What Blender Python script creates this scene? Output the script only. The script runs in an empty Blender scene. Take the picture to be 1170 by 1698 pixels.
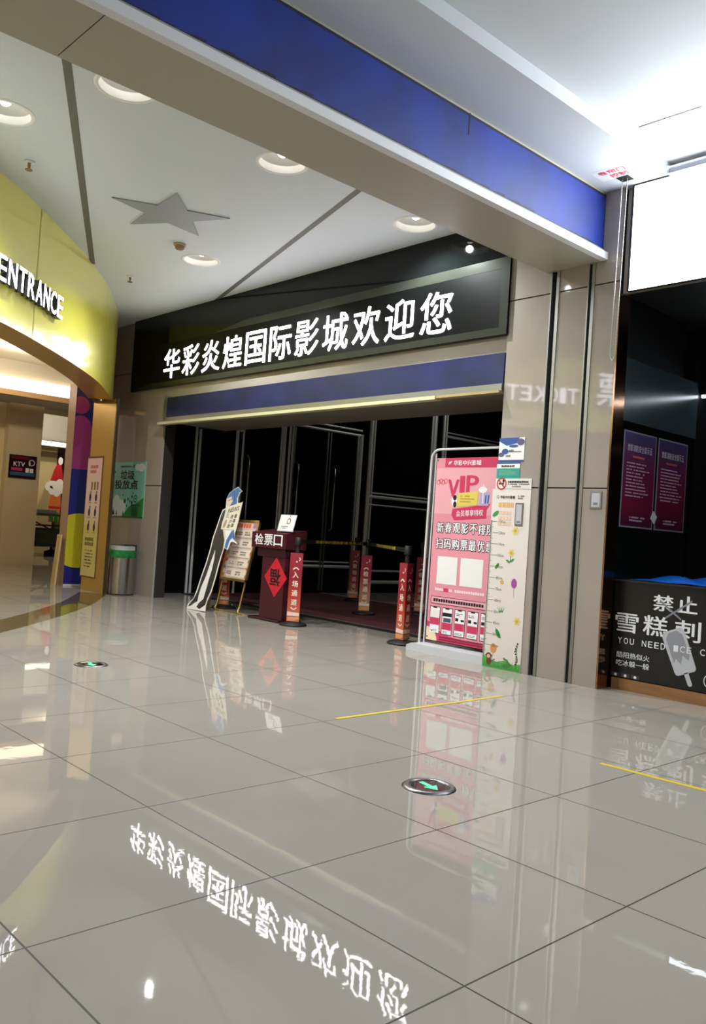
import bpy, math, random
from mathutils import Matrix, Vector
random.seed(7)
SC = bpy.context.scene
COL = SC.collection
PI = math.pi

# ------------------------------------------------------------------ camera
def look():
    yaw, pitch, roll = 0.824076, 0.022333, 0.066406
    cy, sy, cp, sp = math.cos(yaw), math.sin(yaw), math.cos(pitch), math.sin(pitch)
    f = Vector((-sy*cp, cy*cp, sp)); r = Vector((cy, sy, 0)); u = r.cross(f)
    cr, sr = math.cos(roll), math.sin(roll)
    return r*cr + u*sr, u*cr - r*sr, f
cam = bpy.data.cameras.new('camera')
cam.sensor_fit = 'HORIZONTAL'; cam.sensor_width = 36.0; cam.lens = 1407.45*36/1170
cam.clip_start = 0.05
camo = bpy.data.objects.new('camera', cam); COL.objects.link(camo)
_r, _u, _f = look()
camo.matrix_basis = Matrix(((_r.x, _u.x, -_f.x, 3.750), (_r.y, _u.y, -_f.y, -1.741), (_r.z, _u.z, -_f.z, 1.130), (0, 0, 0, 1)))
SC.camera = camo

# ------------------------------------------------------------------ view, world, large lights
SC.view_settings.view_transform = 'Standard'
SC.view_settings.look = 'None'
SC.view_settings.gamma = 1.0
SC.view_settings.use_curve_mapping = False
SC.view_settings.exposure = -0.12
SC.cycles.use_denoising = True
SC.cycles.max_bounces = 10
SC.cycles.sample_clamp_indirect = 4.0
W = bpy.data.worlds.new('world'); SC.world = W; W.use_nodes = True
W.node_tree.nodes['Background'].inputs[0].default_value = (0.9, 0.95, 1.0, 1)
W.node_tree.nodes['Background'].inputs[1].default_value = 0.02

def area(name, loc, target, sx, sy, power, col=(1, 1, 1), spread=None):
    l = bpy.data.lights.new(name, 'AREA'); l.shape = 'RECTANGLE'; l.size = sx; l.size_y = sy
    l.energy = power; l.color = col
    if spread: l.spread = spread
    o = bpy.data.objects.new(name, l); COL.objects.link(o)
    d = (Vector(target)-Vector(loc)).normalized()
    o.rotation_euler = d.to_track_quat('-Z', 'Y').to_euler(); o.location = loc
    return o
P_MALL, P_SPOT, P_FRONT = 80, 66, 60
area('mall_ceiling_light', (5.2, -2.6, 4.0), (5.2, -2.6, 0), 2.5, 4.0, P_MALL, (0.95, 0.97, 1.0))
area('mall_hall_light', (4.5, 1.6, 4.1), (4.5, 1.6, 0), 2.0, 2.0, P_FRONT, (0.93, 0.96, 1.0))
area('lobby_fill', (-5.6, 10.2, 4.2), (-6.2, 10.2, 0), 1.2, 1.2, 20, (1.0, 0.96, 0.9))  # added unseen fill, brightens the glass wall frames
area('screen_flood_light', (1.5, 4.18, 4.0), (1.5, 3.2, 5.0), 2.0, .08, 46, (0.86, 0.93, 1.0))
def lamp(name, loc, power, col):
    l = bpy.data.lights.new(name, 'POINT'); l.energy = power; l.shadow_soft_size = .04; l.color = col
    o = bpy.data.objects.new(name, l); COL.objects.link(o); o.location = loc
for q in [(-8.2, 1.0, 3.6), (-10.6, 2.0, 3.6), (-10.8, 3.9, 3.6)]: lamp('lobby_lamp', q, 75, (1.0, 0.86, 0.64))
for q in [(-15.6, 5.6, 3.5), (-16.2, 7.4, 3.5)]: lamp('gallery_lamp', q, 70, (1.0, 0.88, 0.68))

# ------------------------------------------------------------------ materials
def lin(c):
    c /= 255.0
    return c/12.92 if c <= 0.04045 else ((c+0.055)/1.055)**2.4
def S(r, g, b): return (lin(r), lin(g), lin(b), 1)
MATS = {}
def M(name, rgb, rough=0.5, metal=0.0, emit=0.0, ecol=None, noise=0.0, nscale=3.0, bump=0.0, ior=1.5, stretch=None, alpha=None):
    if name in MATS: return MATS[name]
    m = bpy.data.materials.new(name); m.use_nodes = True
    nt = m.node_tree; b = nt.nodes['Principled BSDF']
    c = S(*rgb)
    b.inputs['Base Color'].default_value = c
    b.inputs['Roughness'].default_value = rough
    b.inputs['Metallic'].default_value = metal
    b.inputs['IOR'].default_value = ior
    if emit:
        b.inputs['Emission Color'].default_value = S(*(ecol or rgb)); b.inputs['Emission Strength'].default_value = emit
    if noise or bump:
        tc = nt.nodes.new('ShaderNodeTexCoord'); mp = nt.nodes.new('ShaderNodeMapping')
        if stretch: mp.inputs['Scale'].default_value = stretch
        n = nt.nodes.new('ShaderNodeTexNoise'); n.inputs['Scale'].default_value = nscale; n.inputs['Detail'].default_value = 5
        nt.links.new(tc.outputs['Object'], mp.inputs['Vector']); nt.links.new(mp.outputs[0], n.inputs['Vector'])
        if noise:
            r = nt.nodes.new('ShaderNodeValToRGB')
            r.color_ramp.elements[0].position = 0.3; r.color_ramp.elements[1].position = 0.7
            r.color_ramp.elements[0].color = tuple(v*(1-noise) for v in c[:3])+(1,)
            r.color_ramp.elements[1].color = tuple(min(1, v*(1+noise)) for v in c[:3])+(1,)
            nt.links.new(n.outputs['Fac'], r.inputs[0]); nt.links.new(r.outputs[0], b.inputs['Base Color'])
        if bump:
            bp = nt.nodes.new('ShaderNodeBump'); bp.inputs['Strength'].default_value = bump; bp.inputs['Distance'].default_value = 0.01
            nt.links.new(n.outputs['Fac'], bp.inputs['Height']); nt.links.new(bp.outputs[0], b.inputs['Normal'])
    MATS[name] = m
    return m

def tile_material():
    m = bpy.data.materials.new('polished_tile'); m.use_nodes = True
    nt = m.node_tree; b = nt.nodes['Principled BSDF']; L = nt.links.new
    tc = nt.nodes.new('ShaderNodeTexCoord'); sx = nt.nodes.new('ShaderNodeSeparateXYZ'); L(tc.outputs['Object'], sx.inputs[0])
    outs = []
    for ax in ('X', 'Y'):
        p = nt.nodes.new('ShaderNodeMath'); p.operation = 'PINGPONG'; p.inputs[1].default_value = 0.4
        L(sx.outputs[ax], p.inputs[0])
        q = nt.nodes.new('ShaderNodeMath'); q.operation = 'LESS_THAN'; q.inputs[1].default_value = 0.0030
        L(p.outputs[0], q.inputs[0]); outs.append(q)
    mx = nt.nodes.new('ShaderNodeMath'); mx.operation = 'MAXIMUM'; L(outs[0].outputs[0], mx.inputs[0]); L(outs[1].outputs[0], mx.inputs[1])
    n = nt.nodes.new('ShaderNodeTexNoise'); n.inputs['Scale'].default_value = 1.3; n.inputs['Detail'].default_value = 6
    L(tc.outputs['Object'], n.inputs['Vector'])
    r = nt.nodes.new('ShaderNodeValToRGB')
    r.color_ramp.elements[0].position = 0.3; r.color_ramp.elements[1].position = 0.7
    r.color_ramp.elements[0].color = S(153, 147, 137); r.color_ramp.elements[1].color = S(160, 154, 144)
    L(n.outputs['Fac'], r.inputs[0])
    mix = nt.nodes.new('ShaderNodeMix'); mix.data_type = 'RGBA'
    L(mx.outputs[0], mix.inputs['Factor']); L(r.outputs[0], mix.inputs['A']); mix.inputs['B'].default_value = S(46, 42, 38)
    L(mix.outputs['Result'], b.inputs['Base Color'])
    n2 = nt.nodes.new('ShaderNodeTexNoise'); n2.inputs['Scale'].default_value = 9; n2.inputs['Detail'].default_value = 3; L(tc.outputs['Object'], n2.inputs['Vector'])
    bp = nt.nodes.new('ShaderNodeBump'); bp.inputs['Strength'].default_value = 0.2; bp.inputs['Distance'].default_value = 0.0008
    L(n2.outputs['Fac'], bp.inputs['Height']); L(bp.outputs[0], b.inputs['Normal'])
    rg = nt.nodes.new('ShaderNodeMath'); rg.operation = 'MULTIPLY_ADD'; rg.inputs[1].default_value = 0.5; rg.inputs[2].default_value = 0.018
    L(mx.outputs[0], rg.inputs[0]); L(rg.outputs[0], b.inputs['Roughness'])
    b.inputs['IOR'].default_value = 1.31
    return m

def ramp_material(name, stops, axis='Y', rough=0.35, lo=0.0, hi=1.0):
    """printed colour blend across the object's own bounds"""
    m = bpy.data.materials.new(name); m.use_nodes = True
    nt = m.node_tree; b = nt.nodes['Principled BSDF']
    tc = nt.nodes.new('ShaderNodeTexCoord'); sx = nt.nodes.new('ShaderNodeSeparateXYZ'); r = nt.nodes.new('ShaderNodeValToRGB')
    nt.links.new(tc.outputs['Generated'], sx.inputs[0]); nt.links.new(sx.outputs[axis], r.inputs[0]); nt.links.new(r.outputs[0], b.inputs['Base Color'])
    e = r.color_ramp.elements
    while len(e) < len(stops): e.new(0.5)
    for i, (p, c) in enumerate(stops):
        e[i].position = p; e[i].color = S(*c)
    b.inputs['Roughness'].default_value = rough
    return m

TILE = tile_material()
STONE = M('beige_stone', (158, 149, 139), 0.04, noise=0.05, nscale=1.5)
STONE_GAP = M('stone_joint', (40, 35, 32), 0.6)
PAINT = M('white_paint', (208, 212, 214), 0.7)
CEILP = M('foyer_ceiling_paint', (206, 214, 218), 0.6)
SOFFIT = M('beam_cladding', (174, 170, 152), 0.35)
BLUE = M('blue_film', (11, 42, 128), 0.55, noise=0.35, nscale=2.2, stretch=(1, 1, 1))
BLUE2 = M('blue_film_worn', (18, 28, 76), 0.4, noise=0.4, nscale=2.5)
WHITE = M('white_enamel', (225, 227, 228), 0.4)
BLACKG = M('black_gloss', (14, 17, 17), 0.05, ior=1.33)
BLACKM = M('black_matte', (14, 14, 15), 0.55)
DARKF = M('dark_sign_frame', (62, 66, 58), 0.25, metal=0.5)
LEDF = M('led_face', (255, 250, 255), 0.5, emit=12, ecol=(255, 248, 255))
STEEL = M('stainless', (190, 188, 184), 0.22, metal=1.0)
STEELD = M('brushed_channel', (150, 150, 146), 0.35, metal=0.8)
BRONZE = M('bronze_mirror', (168, 128, 104), 0.14, metal=1.0, bump=0.15, nscale=4)
CHROME = M('satin_chrome', (226, 226, 222), 0.3, metal=0.35)
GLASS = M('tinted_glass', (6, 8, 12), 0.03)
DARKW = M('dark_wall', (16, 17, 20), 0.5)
CARPET = M('red_carpet', (70, 15, 24), 0.95, noise=0.2, nscale=40, bump=0.3)
YELLOW = M('yellow_gloss', (228, 222, 88), 0.35)
_y = YELLOW.node_tree.nodes['Principled BSDF']; _y.inputs['Coat Weight'].default_value = 1.0; _y.inputs['Coat Roughness'].default_value = 0.13; _y.inputs['Coat IOR'].default_value = 2.0
GOLD = M('gold_panel', (196, 160, 84), 0.3, metal=0.45)
TAPEY = M('yellow_tape', (204, 176, 40), 0.5)
PAPERW = M('white_paper', (232, 230, 226), 0.5)
INK = M('black_ink', (22, 20, 22), 0.5)
WHITEP = M('white_print', (240, 240, 240), 0.5)
GREYT = M('grey_print', (120, 116, 112), 0.6)

# ------------------------------------------------------------------ mesh helpers
TEXTS = {}
def glyphs(s, bold=0.0, depth=0.0):
    k = (s, bold, depth > 0)
    if k in TEXTS: return TEXTS[k]
    c = bpy.data.curves.new('lettering', 'FONT'); c.body = s; c.offset = bold; c.align_x = 'LEFT'
    c.resolution_u = 3
    if depth > 0: c.extrude = 0.5
    o = bpy.data.objects.new('lettering', c); COL.objects.link(o)
    dg = bpy.context.evaluated_depsgraph_get()
    me = bpy.data.meshes.new_from_object(o.evaluated_get(dg))
    vs = [v.co.copy() for v in me.vertices]; fs = [(tuple(p.vertices), p.normal.z) for p in me.polygons]
    bpy.data.objects.remove(o); bpy.data.curves.remove(c); bpy.data.meshes.remove(me)
    x0 = min(v.x for v in vs); x1 = max(v.x for v in vs); y0 = min(v.y for v in vs); y1 = max(v.y for v in vs)
    vs = [((v.x-x0)/(x1-x0), (v.y-y0)/(y1-y0), v.z) for v in vs]
    TEXTS[k] = (vs, fs, (x1-x0)/(y1-y0))
    return TEXTS[k]

class MB:
    LS = 0.0008
    def __init__(s): s.v = []; s.f = []; s.m = []; s.sm = []; s.mats = []
    def mi(s, m):
        if m not in s.mats: s.mats.append(m)
        return s.mats.index(m)
    def add(s, vs, fs, m, smooth=False):
        n = len(s.v); k = s.mi(m); s.v += [tuple(v) for v in vs]
        for f in fs: s.f.append(tuple(i+n for i in f)); s.m.append(k); s.sm.append(smooth)
    def box(s, x0, x1, y0, y1, z0, z1, m):
        s.add([(x0,y0,z0),(x1,y0,z0),(x1,y1,z0),(x0,y1,z0),(x0,y0,z1),(x1,y0,z1),(x1,y1,z1),(x0,y1,z1)],
              [(3,2,1,0),(4,5,6,7),(0,1,5,4),(1,2,6,5),(2,3,7,6),(3,0,4,7)], m); return s
    def slab(s, pts, w0, w1, m, side=None):
        n = len(pts); area2 = sum(pts[i][0]*pts[(i+1)%n][1]-pts[(i+1)%n][0]*pts[i][1] for i in range(n))
        if area2 < 0: pts = pts[::-1]
        vs = [(p[0],p[1],w0) for p in pts]+[(p[0],p[1],w1) for p in pts]
        s.add(vs, [tuple(range(n,2*n))], m); s.add(vs, [tuple(range(n-1,-1,-1))]+[(i,(i+1)%n,n+(i+1)%n,n+i) for i in range(n)], side or m); return s
    def rect(s, u0, v0, u1, v1, layer, m):
        w = layer*s.LS; s.add([(u0,v0,w),(u1,v0,w),(u1,v1,w),(u0,v1,w)], [(0,1,2,3)], m); return s
    def poly(s, pts, layer, m):
        n = len(pts); a = sum(pts[i][0]*pts[(i+1)%n][1]-pts[(i+1)%n][0]*pts[i][1] for i in range(n))
        if a < 0: pts = pts[::-1]
        w = layer*s.LS; s.add([(p[0],p[1],w) for p in pts], [tuple(range(n))], m); return s
    def ell(s, u, v, a, b, layer, m, n=28, rot=0.0):
        c, d = math.cos(rot), math.sin(rot)
        return s.poly([(u+a*math.cos(t)*c-b*math.sin(t)*d, v+a*math.cos(t)*d+b*math.sin(t)*c) for t in [2*PI*i/n for i in range(n)]], layer, m)
    def ring(s, u, v, r0, r1, layer, m, n=32):
        w = layer*s.LS; vs = []
        for i in range(n):
            t = 2*PI*i/n; vs += [(u+r0*math.cos(t), v+r0*math.sin(t), w), (u+r1*math.cos(t), v+r1*math.sin(t), w)]
        s.add(vs, [(2*i, 2*i+1, (2*i+3)%(2*n), (2*i+2)%(2*n)) for i in range(n)], m); return s
    def line(s, a, b, wd, layer, m):
        dx, dy = b[0]-a[0], b[1]-a[1]; l = math.hypot(dx, dy) or 1; nx, ny = -dy/l*wd/2, dx/l*wd/2
        return s.poly([(a[0]+nx,a[1]+ny),(a[0]-nx,a[1]-ny),(b[0]-nx,b[1]-ny),(b[0]+nx,b[1]+ny)], layer, m)
    def text(s, t, u0, v0, u1, v1, layer, m, bold=0.0, fit='box', depth=0.0, side=None, rot=0.0):
        vs, fs, asp = glyphs(t, 0.0, depth)
        W_, H_ = u1-u0, v1-v0
        if fit == 'keep':                      # keep letter proportion, centred in the box
            if W_/H_ > asp: w2 = H_*asp; u0 += (W_-w2)/2; W_ = w2
            else: h2 = W_/asp; v0 += (H_-h2)/2; H_ = h2
        c, d = math.cos(rot), math.sin(rot); cu, cv = u0+W_/2, v0+H_/2
        kx = bold*H_; ky = kx*.4
        if bold > .06: shifts = [(kx*.6*math.cos(q*PI/4), kx*.6*math.sin(q*PI/4)) for q in range(8)]
        elif bold > 0: shifts = [(0,0),(-kx,0),(kx,0),(-kx*.5,ky),(kx*.5,-ky)]
        else: shifts = [(0,0)]
        fr = [f for f, n in fs if not depth or n > .5]; sd = [f for f, n in fs if depth and n <= .5]
        for si, (du, dv) in enumerate(shifts): # heavier weight: the stroke laid down several times
            out = []
            for x, y, z in vs:
                a, b = (x-.5)*W_+du, (y-.5)*H_+dv
                out.append((cu+a*c-b*d, cv+a*d+b*c, layer*s.LS+si*(.00014 if len(shifts) < 6 else .00009)+((z+.5)*depth if depth else 0)))
            s.add(out, fr, m)
            if sd: s.add(out, sd, side or m)
        return s
    def rows(s, u0, u1, vtop, vbot, n, layer, m, fill=0.55, seed=1, gap=0.2, ragged=True):
        """rows of print too small to read"""
        rr = random.Random(seed); dv = (vtop-vbot)/n
        for i in range(n):
            v = vtop-dv*(i+.5); u = u0; end = u1 if not ragged else u0+(u1-u0)*rr.uniform(.6, 1)
            ch = dv*fill
            while u+ch <= end:
                if rr.random() > gap*.5: s.rect(u, v-ch/2, u+ch*.82, v+ch/2*rr.uniform(.7, 1), layer, m)
                u += ch
        return s
    def cyl(s, x, y, z0, z1, r0, r1, m, n=28, caps=True, smooth=True):
        vs = []
        for i in range(n):
            t = 2*PI*i/n; vs.append((x+r0*math.cos(t), y+r0*math.sin(t), z0))
        for i in range(n):
            t = 2*PI*i/n; vs.append((x+r1*math.cos(t), y+r1*math.sin(t), z1))
        s.add(vs, [(i,(i+1)%n,n+(i+1)%n,n+i) for i in range(n)], m, smooth)
        if caps: s.add(vs, [tuple(range(n-1,-1,-1)), tuple(range(n,2*n))], m)
        return s
    def lathe(s, prof, m, x=0, y=0, n=32, smooth=True):
        k = len(prof); vs = []
        for i in range(n):
            t = 2*PI*i/n
            for r, z in prof: vs.append((x+r*math.cos(t), y+r*math.sin(t), z))
        fs = []
        for i in range(n):
            j = (i+1) % n
            for q in range(k-1): fs.append((i*k+q, j*k+q, j*k+q+1, i*k+q+1))
        s.add(vs, fs, m, smooth); return s
    def tube(s, path, r, m, n=10, radii=None):
        P = [Vector(p) for p in path]; vs = []; k = len(P); prev = None
        for i, p in enumerate(P):
            d = ((P[min(i+1,k-1)]-P[max(i-1,0)])).normalized()
            a = prev if prev is not None else (Vector((0,0,1)) if abs(d.z) < .9 else Vector((1,0,0)))
            a = (a-d*a.dot(d)).normalized(); b = d.cross(a); prev = a
            rr = radii[i] if radii else r
            for j in range(n):
                t = 2*PI*j/n; vs.append(p+a*(rr*math.cos(t))+b*(rr*math.sin(t)))
        fs = [(i*n+j, i*n+(j+1)%n, (i+1)*n+(j+1)%n, (i+1)*n+j) for i in range(k-1) for j in range(n)]
        s.add(vs, fs, m, True); s.add(vs, [tuple(range(n-1,-1,-1)), tuple(range((k-1)*n, k*n))], m); return s
    def build(s, name, parent=None, Mx=None, label=None, cat=None, group=None, kind=None, bevel=0):
        me = bpy.data.meshes.new(name); me.from_pydata(s.v, [], s.f)
        for m in s.mats: me.materials.append(m)
        me.polygons.foreach_set('material_index', s.m); me.polygons.foreach_set('use_smooth', s.sm); me.update()
        o = bpy.data.objects.new(name, me); COL.objects.link(o)
        if Mx is not None: o.matrix_basis = (parent.matrix_basis.inverted() @ Mx) if parent and not parent.parent else Mx
        if parent: o.parent = parent
        if label: o['label'] = label
        if cat: o['category'] = cat
        if group: o['group'] = group
        if kind: o['kind'] = kind
        if bevel:
            b = o.modifiers.new('edge', 'BEVEL'); b.width = bevel; b.segments = 2; b.limit_method = 'ANGLE'
        return o

def thing(name, label, cat, Mx=None, group=None):
    o = bpy.data.objects.new(name, None); COL.objects.link(o); o.empty_display_size = 0.1
    if Mx is not None: o.matrix_basis = Mx
    o['label'] = label; o['category'] = cat
    if group: o['group'] = group
    return o
def struct(name, mb, parent=None): return mb.build(name, parent, kind=None if parent else 'structure')
def frame(o, u, v):
    u = Vector(u).normalized(); v = Vector(v).normalized(); w = u.cross(v)
    return Matrix(((u.x, v.x, w.x, o[0]), (u.y, v.y, w.y, o[1]), (u.z, v.z, w.z, o[2]), (0, 0, 0, 1)))
def onwall(x, y, z): return frame((x, y, z), (1, 0, 0), (0, 0, 1))          # faces the hall (-Y)
def at(x, y, z=0, rz=0.0): return Matrix.Translation((x, y, z)) @ Matrix.Rotation(rz, 4, 'Z')

WY = 4.40          # the shop-front line
CZ = 4.05          # ceiling height
# ------------------------------------------------------------------ entrance arc (plan of the curved yellow portal)
ARC = [(-1.9,-1.75),(-2.3,-1.15),(-2.75,-0.52),(-3.25,0.12),(-3.65,0.6),(-4.05,1.07),(-4.55,1.57),(-5.35,2.30),(-6.25,3.03),(-7.16,3.64),(-7.62,3.93)]
def dense(P, n=10):
    Q = []
    for i in range(len(P)-1):
        p0 = P[max(i-1,0)]; p1 = P[i]; p2 = P[i+1]; p3 = P[min(i+2,len(P)-1)]
        for k in range(n):
            t = k/n
            Q.append(tuple(.5*((2*p1[j])+(-p0[j]+p2[j])*t+(2*p0[j]-5*p1[j]+4*p2[j]-p3[j])*t*t+(-p0[j]+3*p1[j]-3*p2[j]+p3[j])*t**3) for j in (0, 1)))
    Q.append(P[-1]); return Q
AD = dense(ARC)
def offs(P, d):
    out = []
    for i, p in enumerate(P):
        a = P[max(i-1,0)]; b = P[min(i+1,len(P)-1)]; dx, dy = b[0]-a[0], b[1]-a[1]; l = math.hypot(dx, dy)
        out.append((p[0]+dy/l*d, p[1]-dx/l*d))        # +d = towards the hall interior beyond the portal is negative
    return out
def arc_pt(s):
    """point, tangent at arc length s measured from where X = -4.05"""
    i0 = 50; acc = 0.0
    if s >= 0:
        for i in range(i0, len(AD)-1):
            l = math.dist(AD[i], AD[i+1])
            if acc+l >= s or i == len(AD)-2:
                t = (s-acc)/l; return (AD[i][0]+(AD[i+1][0]-AD[i][0])*t, AD[i][1]+(AD[i+1][1]-AD[i][1])*t), ((AD[i+1][0]-AD[i][0])/l, (AD[i+1][1]-AD[i][1])/l)
            acc += l
    else:
        for i in range(i0, 0, -1):
            l = math.dist(AD[i], AD[i-1])
            if acc+l >= -s or i == 1:
                t = (-s-acc)/l; return (AD[i][0]+(AD[i-1][0]-AD[i][0])*t, AD[i][1]+(AD[i-1][1]-AD[i][1])*t), ((AD[i][0]-AD[i-1][0])/l, (AD[i][1]-AD[i-1][1])/l)
            acc += l
# which side is the foyer: normal pointing to (+x,+y)... the foyer lies at larger x+y
SGN = 1 if offs(AD, .1)[50][0] > AD[50][0] else -1

# ================================================================== STRUCTURE
b = MB(); b.add([(-24,-8,0),(10,-8,0),(10,16,0),(-24,16,0)], [(0,1,2,3)], TILE); struct('floor', b)

# dark inlay under the portal
INLAY = M('dark_inlay', (88, 80, 54), 0.04, noise=0.1)
o1 = offs(AD, .12*SGN); o2 = offs(AD, -.27*SGN)
b = MB(); n = len(AD)
b.add([(p[0],p[1],.0012) for p in o1]+[(p[0],p[1],.0012) for p in o2], [(i, i+1, n+i+1, n+i) for i in range(n-1)], INLAY)
struct('trim_1', b)
if True:   # make sure the inlay looks up
    me = bpy.data.objects['trim_1'].data
    if me.polygons[0].normal.z < 0: me.flip_normals()

# lamp positions (recessed downlights)
LAMPS = [(-2.69,.45),(-1.63,.88),(-1.74,2.31),(-1.80,3.95),(-4.49,3.31)]
LR = .20
def ceiling_with_holes():
    import bmesh
    bm = bmesh.new()
    outer = [(-12,-4),(-.58,-4),(-.58,WY),(-12,WY)]
    vs = [bm.verts.new((x,y,CZ)) for x, y in outer]; es = [bm.edges.new((vs[i], vs[(i+1)%4])) for i in range(4)]
    for x, y in LAMPS:
        c = [bm.verts.new((x+LR*math.cos(t), y+LR*math.sin(t), CZ)) for t in [2*PI*i/32 for i in range(32)]]
        es += [bm.edges.new((c[i], c[(i+1)%32])) for i in range(32)]
    bmesh.ops.triangle_fill(bm, use_beauty=True, use_dissolve=False, edges=es, normal=(0,0,-1))
    # drop faces inside the holes
    for f in [f for f in bm.faces if any(math.dist(f.calc_center_median()[:2], l) < LR-.002 and all(math.dist(v.co[:2], l) < LR+.001 for v in f.verts) for l in LAMPS)]:
        bm.faces.remove(f)
    me = bpy.data.meshes.new('ceiling_foyer'); bm.to_mesh(me); bm.free(); me.materials.append(CEILP)
    o = bpy.data.objects.new('ceiling_foyer', me); COL.objects.link(o); o['kind'] = 'structure'
ceiling_with_holes()
# shadow-gap grooves across the foyer ceiling
GROOVE = M('ceiling_groove', (92, 92, 84), 0.6)
for k, (a, c) in enumerate([((-1.2,.225),(-5.70,2.595)), ((-1.2,2.925),(-5.85,4.395))]):
    d = Vector((c[0]-a[0], c[1]-a[1])).normalized(); nx, ny = -d.y*.03, d.x*.03
    b = MB(); b.add([(a[0]+nx,a[1]+ny,CZ-.002),(a[0]-nx,a[1]-ny,CZ-.002),(c[0]-nx,c[1]-ny,CZ-.002),(c[0]+nx,c[1]+ny,CZ-.002)], [(0,1,2,3)], GROOVE)
    struct('trim_%d' % (k+2), b)

# hall ceiling outside the beam: low strip, raised tray
b = MB()
b.add([(-.58,-8,CZ),(.5,-8,CZ),(.5,5.0,CZ),(-.58,5.0,CZ)], [(3,2,1,0)], PAINT)
b.add([(.5,-8,CZ),(.5,5,CZ),(.5,5,CZ+.10),(.5,-8,CZ+.10)], [(0,1,2,3)], PAINT)
b.add([(.5,-8,CZ+.10),(10,-8,CZ+.10),(10,5,CZ+.10),(.5,5,CZ+.10)], [(3,2,1,0)], PAINT)
struct('ceiling_hall', b)
b = MB(); b.box(.60, 1.06, 3.70, 3.712, CZ+.097, CZ+.0995, M('ceiling_slot', (70,66,62), .6)); struct('trim_7', b)

# beam over the shutter line
b = MB(); b.box(-.585, -.05, -8, -.03, 3.48, CZ, SOFFIT); b.box(-.585, -.05, -.024, WY-.001, 3.48, CZ, SOFFIT); b.box(-.58, -.055, -.03, -.024, 3.486, CZ, STONE_GAP)
struct('beam', b)

# left stone wall, header and pillar: stacked stone panels with open joints
def panels(b, x0, x1, y, zs, th=.03, mat=STONE):
    for z0, z1 in zip(zs[:-1], zs[1:]): b.box(x0, x1, y, y+th, z0+.006, z1-.006, mat)
    b.box(x0+.002, x1-.002, y+.008, y+.2, 0, zs[-1], STONE_GAP)
b = MB(); panels(b, -9.6, -6.95, WY, [-.006, 1.59, 3.29, CZ+.006]); struct('wall_left', b)
b = MB()
b.box(-6.949, -.966, WY, WY+.06, 2.83, 4.05, STONE); b.box(-6.949, -.966, WY+.06, 5.45, 2.50, 2.56, M('recess_soffit', (128, 120, 106), .5))
b.box(-7.6, -.5, 5.40, 5.45, 2.56, 4.4, DARKW)
struct('wall_header', b)
b = MB()
for x0, x1 in [(-.965,-.53), (-.44,-.165), (-.095,.125)]: panels(b, x0, x1, WY-.03, [-.006, 1.607, 3.29, CZ+.006])
b.box(-.96, .12, WY+.05, WY+.1, 0, CZ, STONE_GAP)
struct('wall_pillar', b)
b = MB(); b.box(-.965, .10, WY+.1, 5.6, 0, CZ, DARKW); struct('wall_pillar_core', b)
b = MB(); b.box(.126, .14, WY-.03, 4.53, 0, 3.19, BRONZE); struct('trim_4', b)

# dark lobby behind the glass
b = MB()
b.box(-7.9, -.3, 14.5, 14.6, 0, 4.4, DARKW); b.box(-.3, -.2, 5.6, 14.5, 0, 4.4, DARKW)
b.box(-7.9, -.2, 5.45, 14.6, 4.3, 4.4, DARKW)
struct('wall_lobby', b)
# glass wall along the lobby: tinted panes in stainless frames
X = -7.60
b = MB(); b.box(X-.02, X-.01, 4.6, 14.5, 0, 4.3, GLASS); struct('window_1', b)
win = bpy.data.objects['window_1']
fr = MB()
def stile(y, w=.045, z0=0, z1=4.3, d=.04): fr.cyl(X, y, z0, z1, w/2+.006, w/2+.006, CHROME, 16)
for y, w in [(4.93,.04),(5.36,.03),(5.43,.03),(6.12,.05),(6.24,.03)]: stile(y, w)
for y in (7.02, 7.08, 7.20, 7.27): stile(y, .03 if y != 7.08 else .05)
stile(8.78, .03, 0, 2.86); stile(8.86, .06, 0, 2.9)
stile(9.10, .07); stile(9.19, .025)
stile(10.77, .03); stile(10.85, .07); stile(11.12, .05); stile(11.2, .025)
def rail(y0, y1, z, h=.04): fr.tube([(X, y0, z), (X, y1, z)], h/2+.004, CHROME, 16)
rail(7.27, 8.86, 2.88, .04); rail(7.27, 8.86, 2.97, .03); rail(9.13, 10.85, 1.79, .05); rail(9.19, 10.77, 1.86, .02)
rail(11.12, 13.4, 3.16, .05); rail(11.2, 13.4, 3.24, .02)
rail(7.3, 8.86, .47, .05); rail(7.3, 8.86, .55, .02); rail(9.2, 10.4, .41, .03); rail(9.2, 10.4, .2, .06); rail(9.13, 10.8, 1.64, .02)
fr.build('window_frame', win)
for k, (ya, yb) in enumerate([(5.45,7.0),(7.28,8.05),(8.09,8.76)]):
    b = MB(); b.box(X-.008, X+.006, ya, yb, .05, 2.84, GLASS); d = struct('door_%d' % (k+1), b)
    e = MB()
    if k:
        e.box(X, X+.03, ya, ya+.025, .05, 2.84, STEELD); e.box(X, X+.03, yb-.025, yb, .05, 2.84, STEELD)
        e.build('door_stile', d)
    hy = {0: 6.33, 1: 7.36, 2: 8.2}[k]
    h = MB(); h.tube([(X+.01,hy,2.25),(X+.07,hy,2.2),(X+.08,hy,1.9),(X+.07,hy,1.15),(X+.01,hy,1.1)], .014, STEEL); h.build('door_handle', d)

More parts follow.
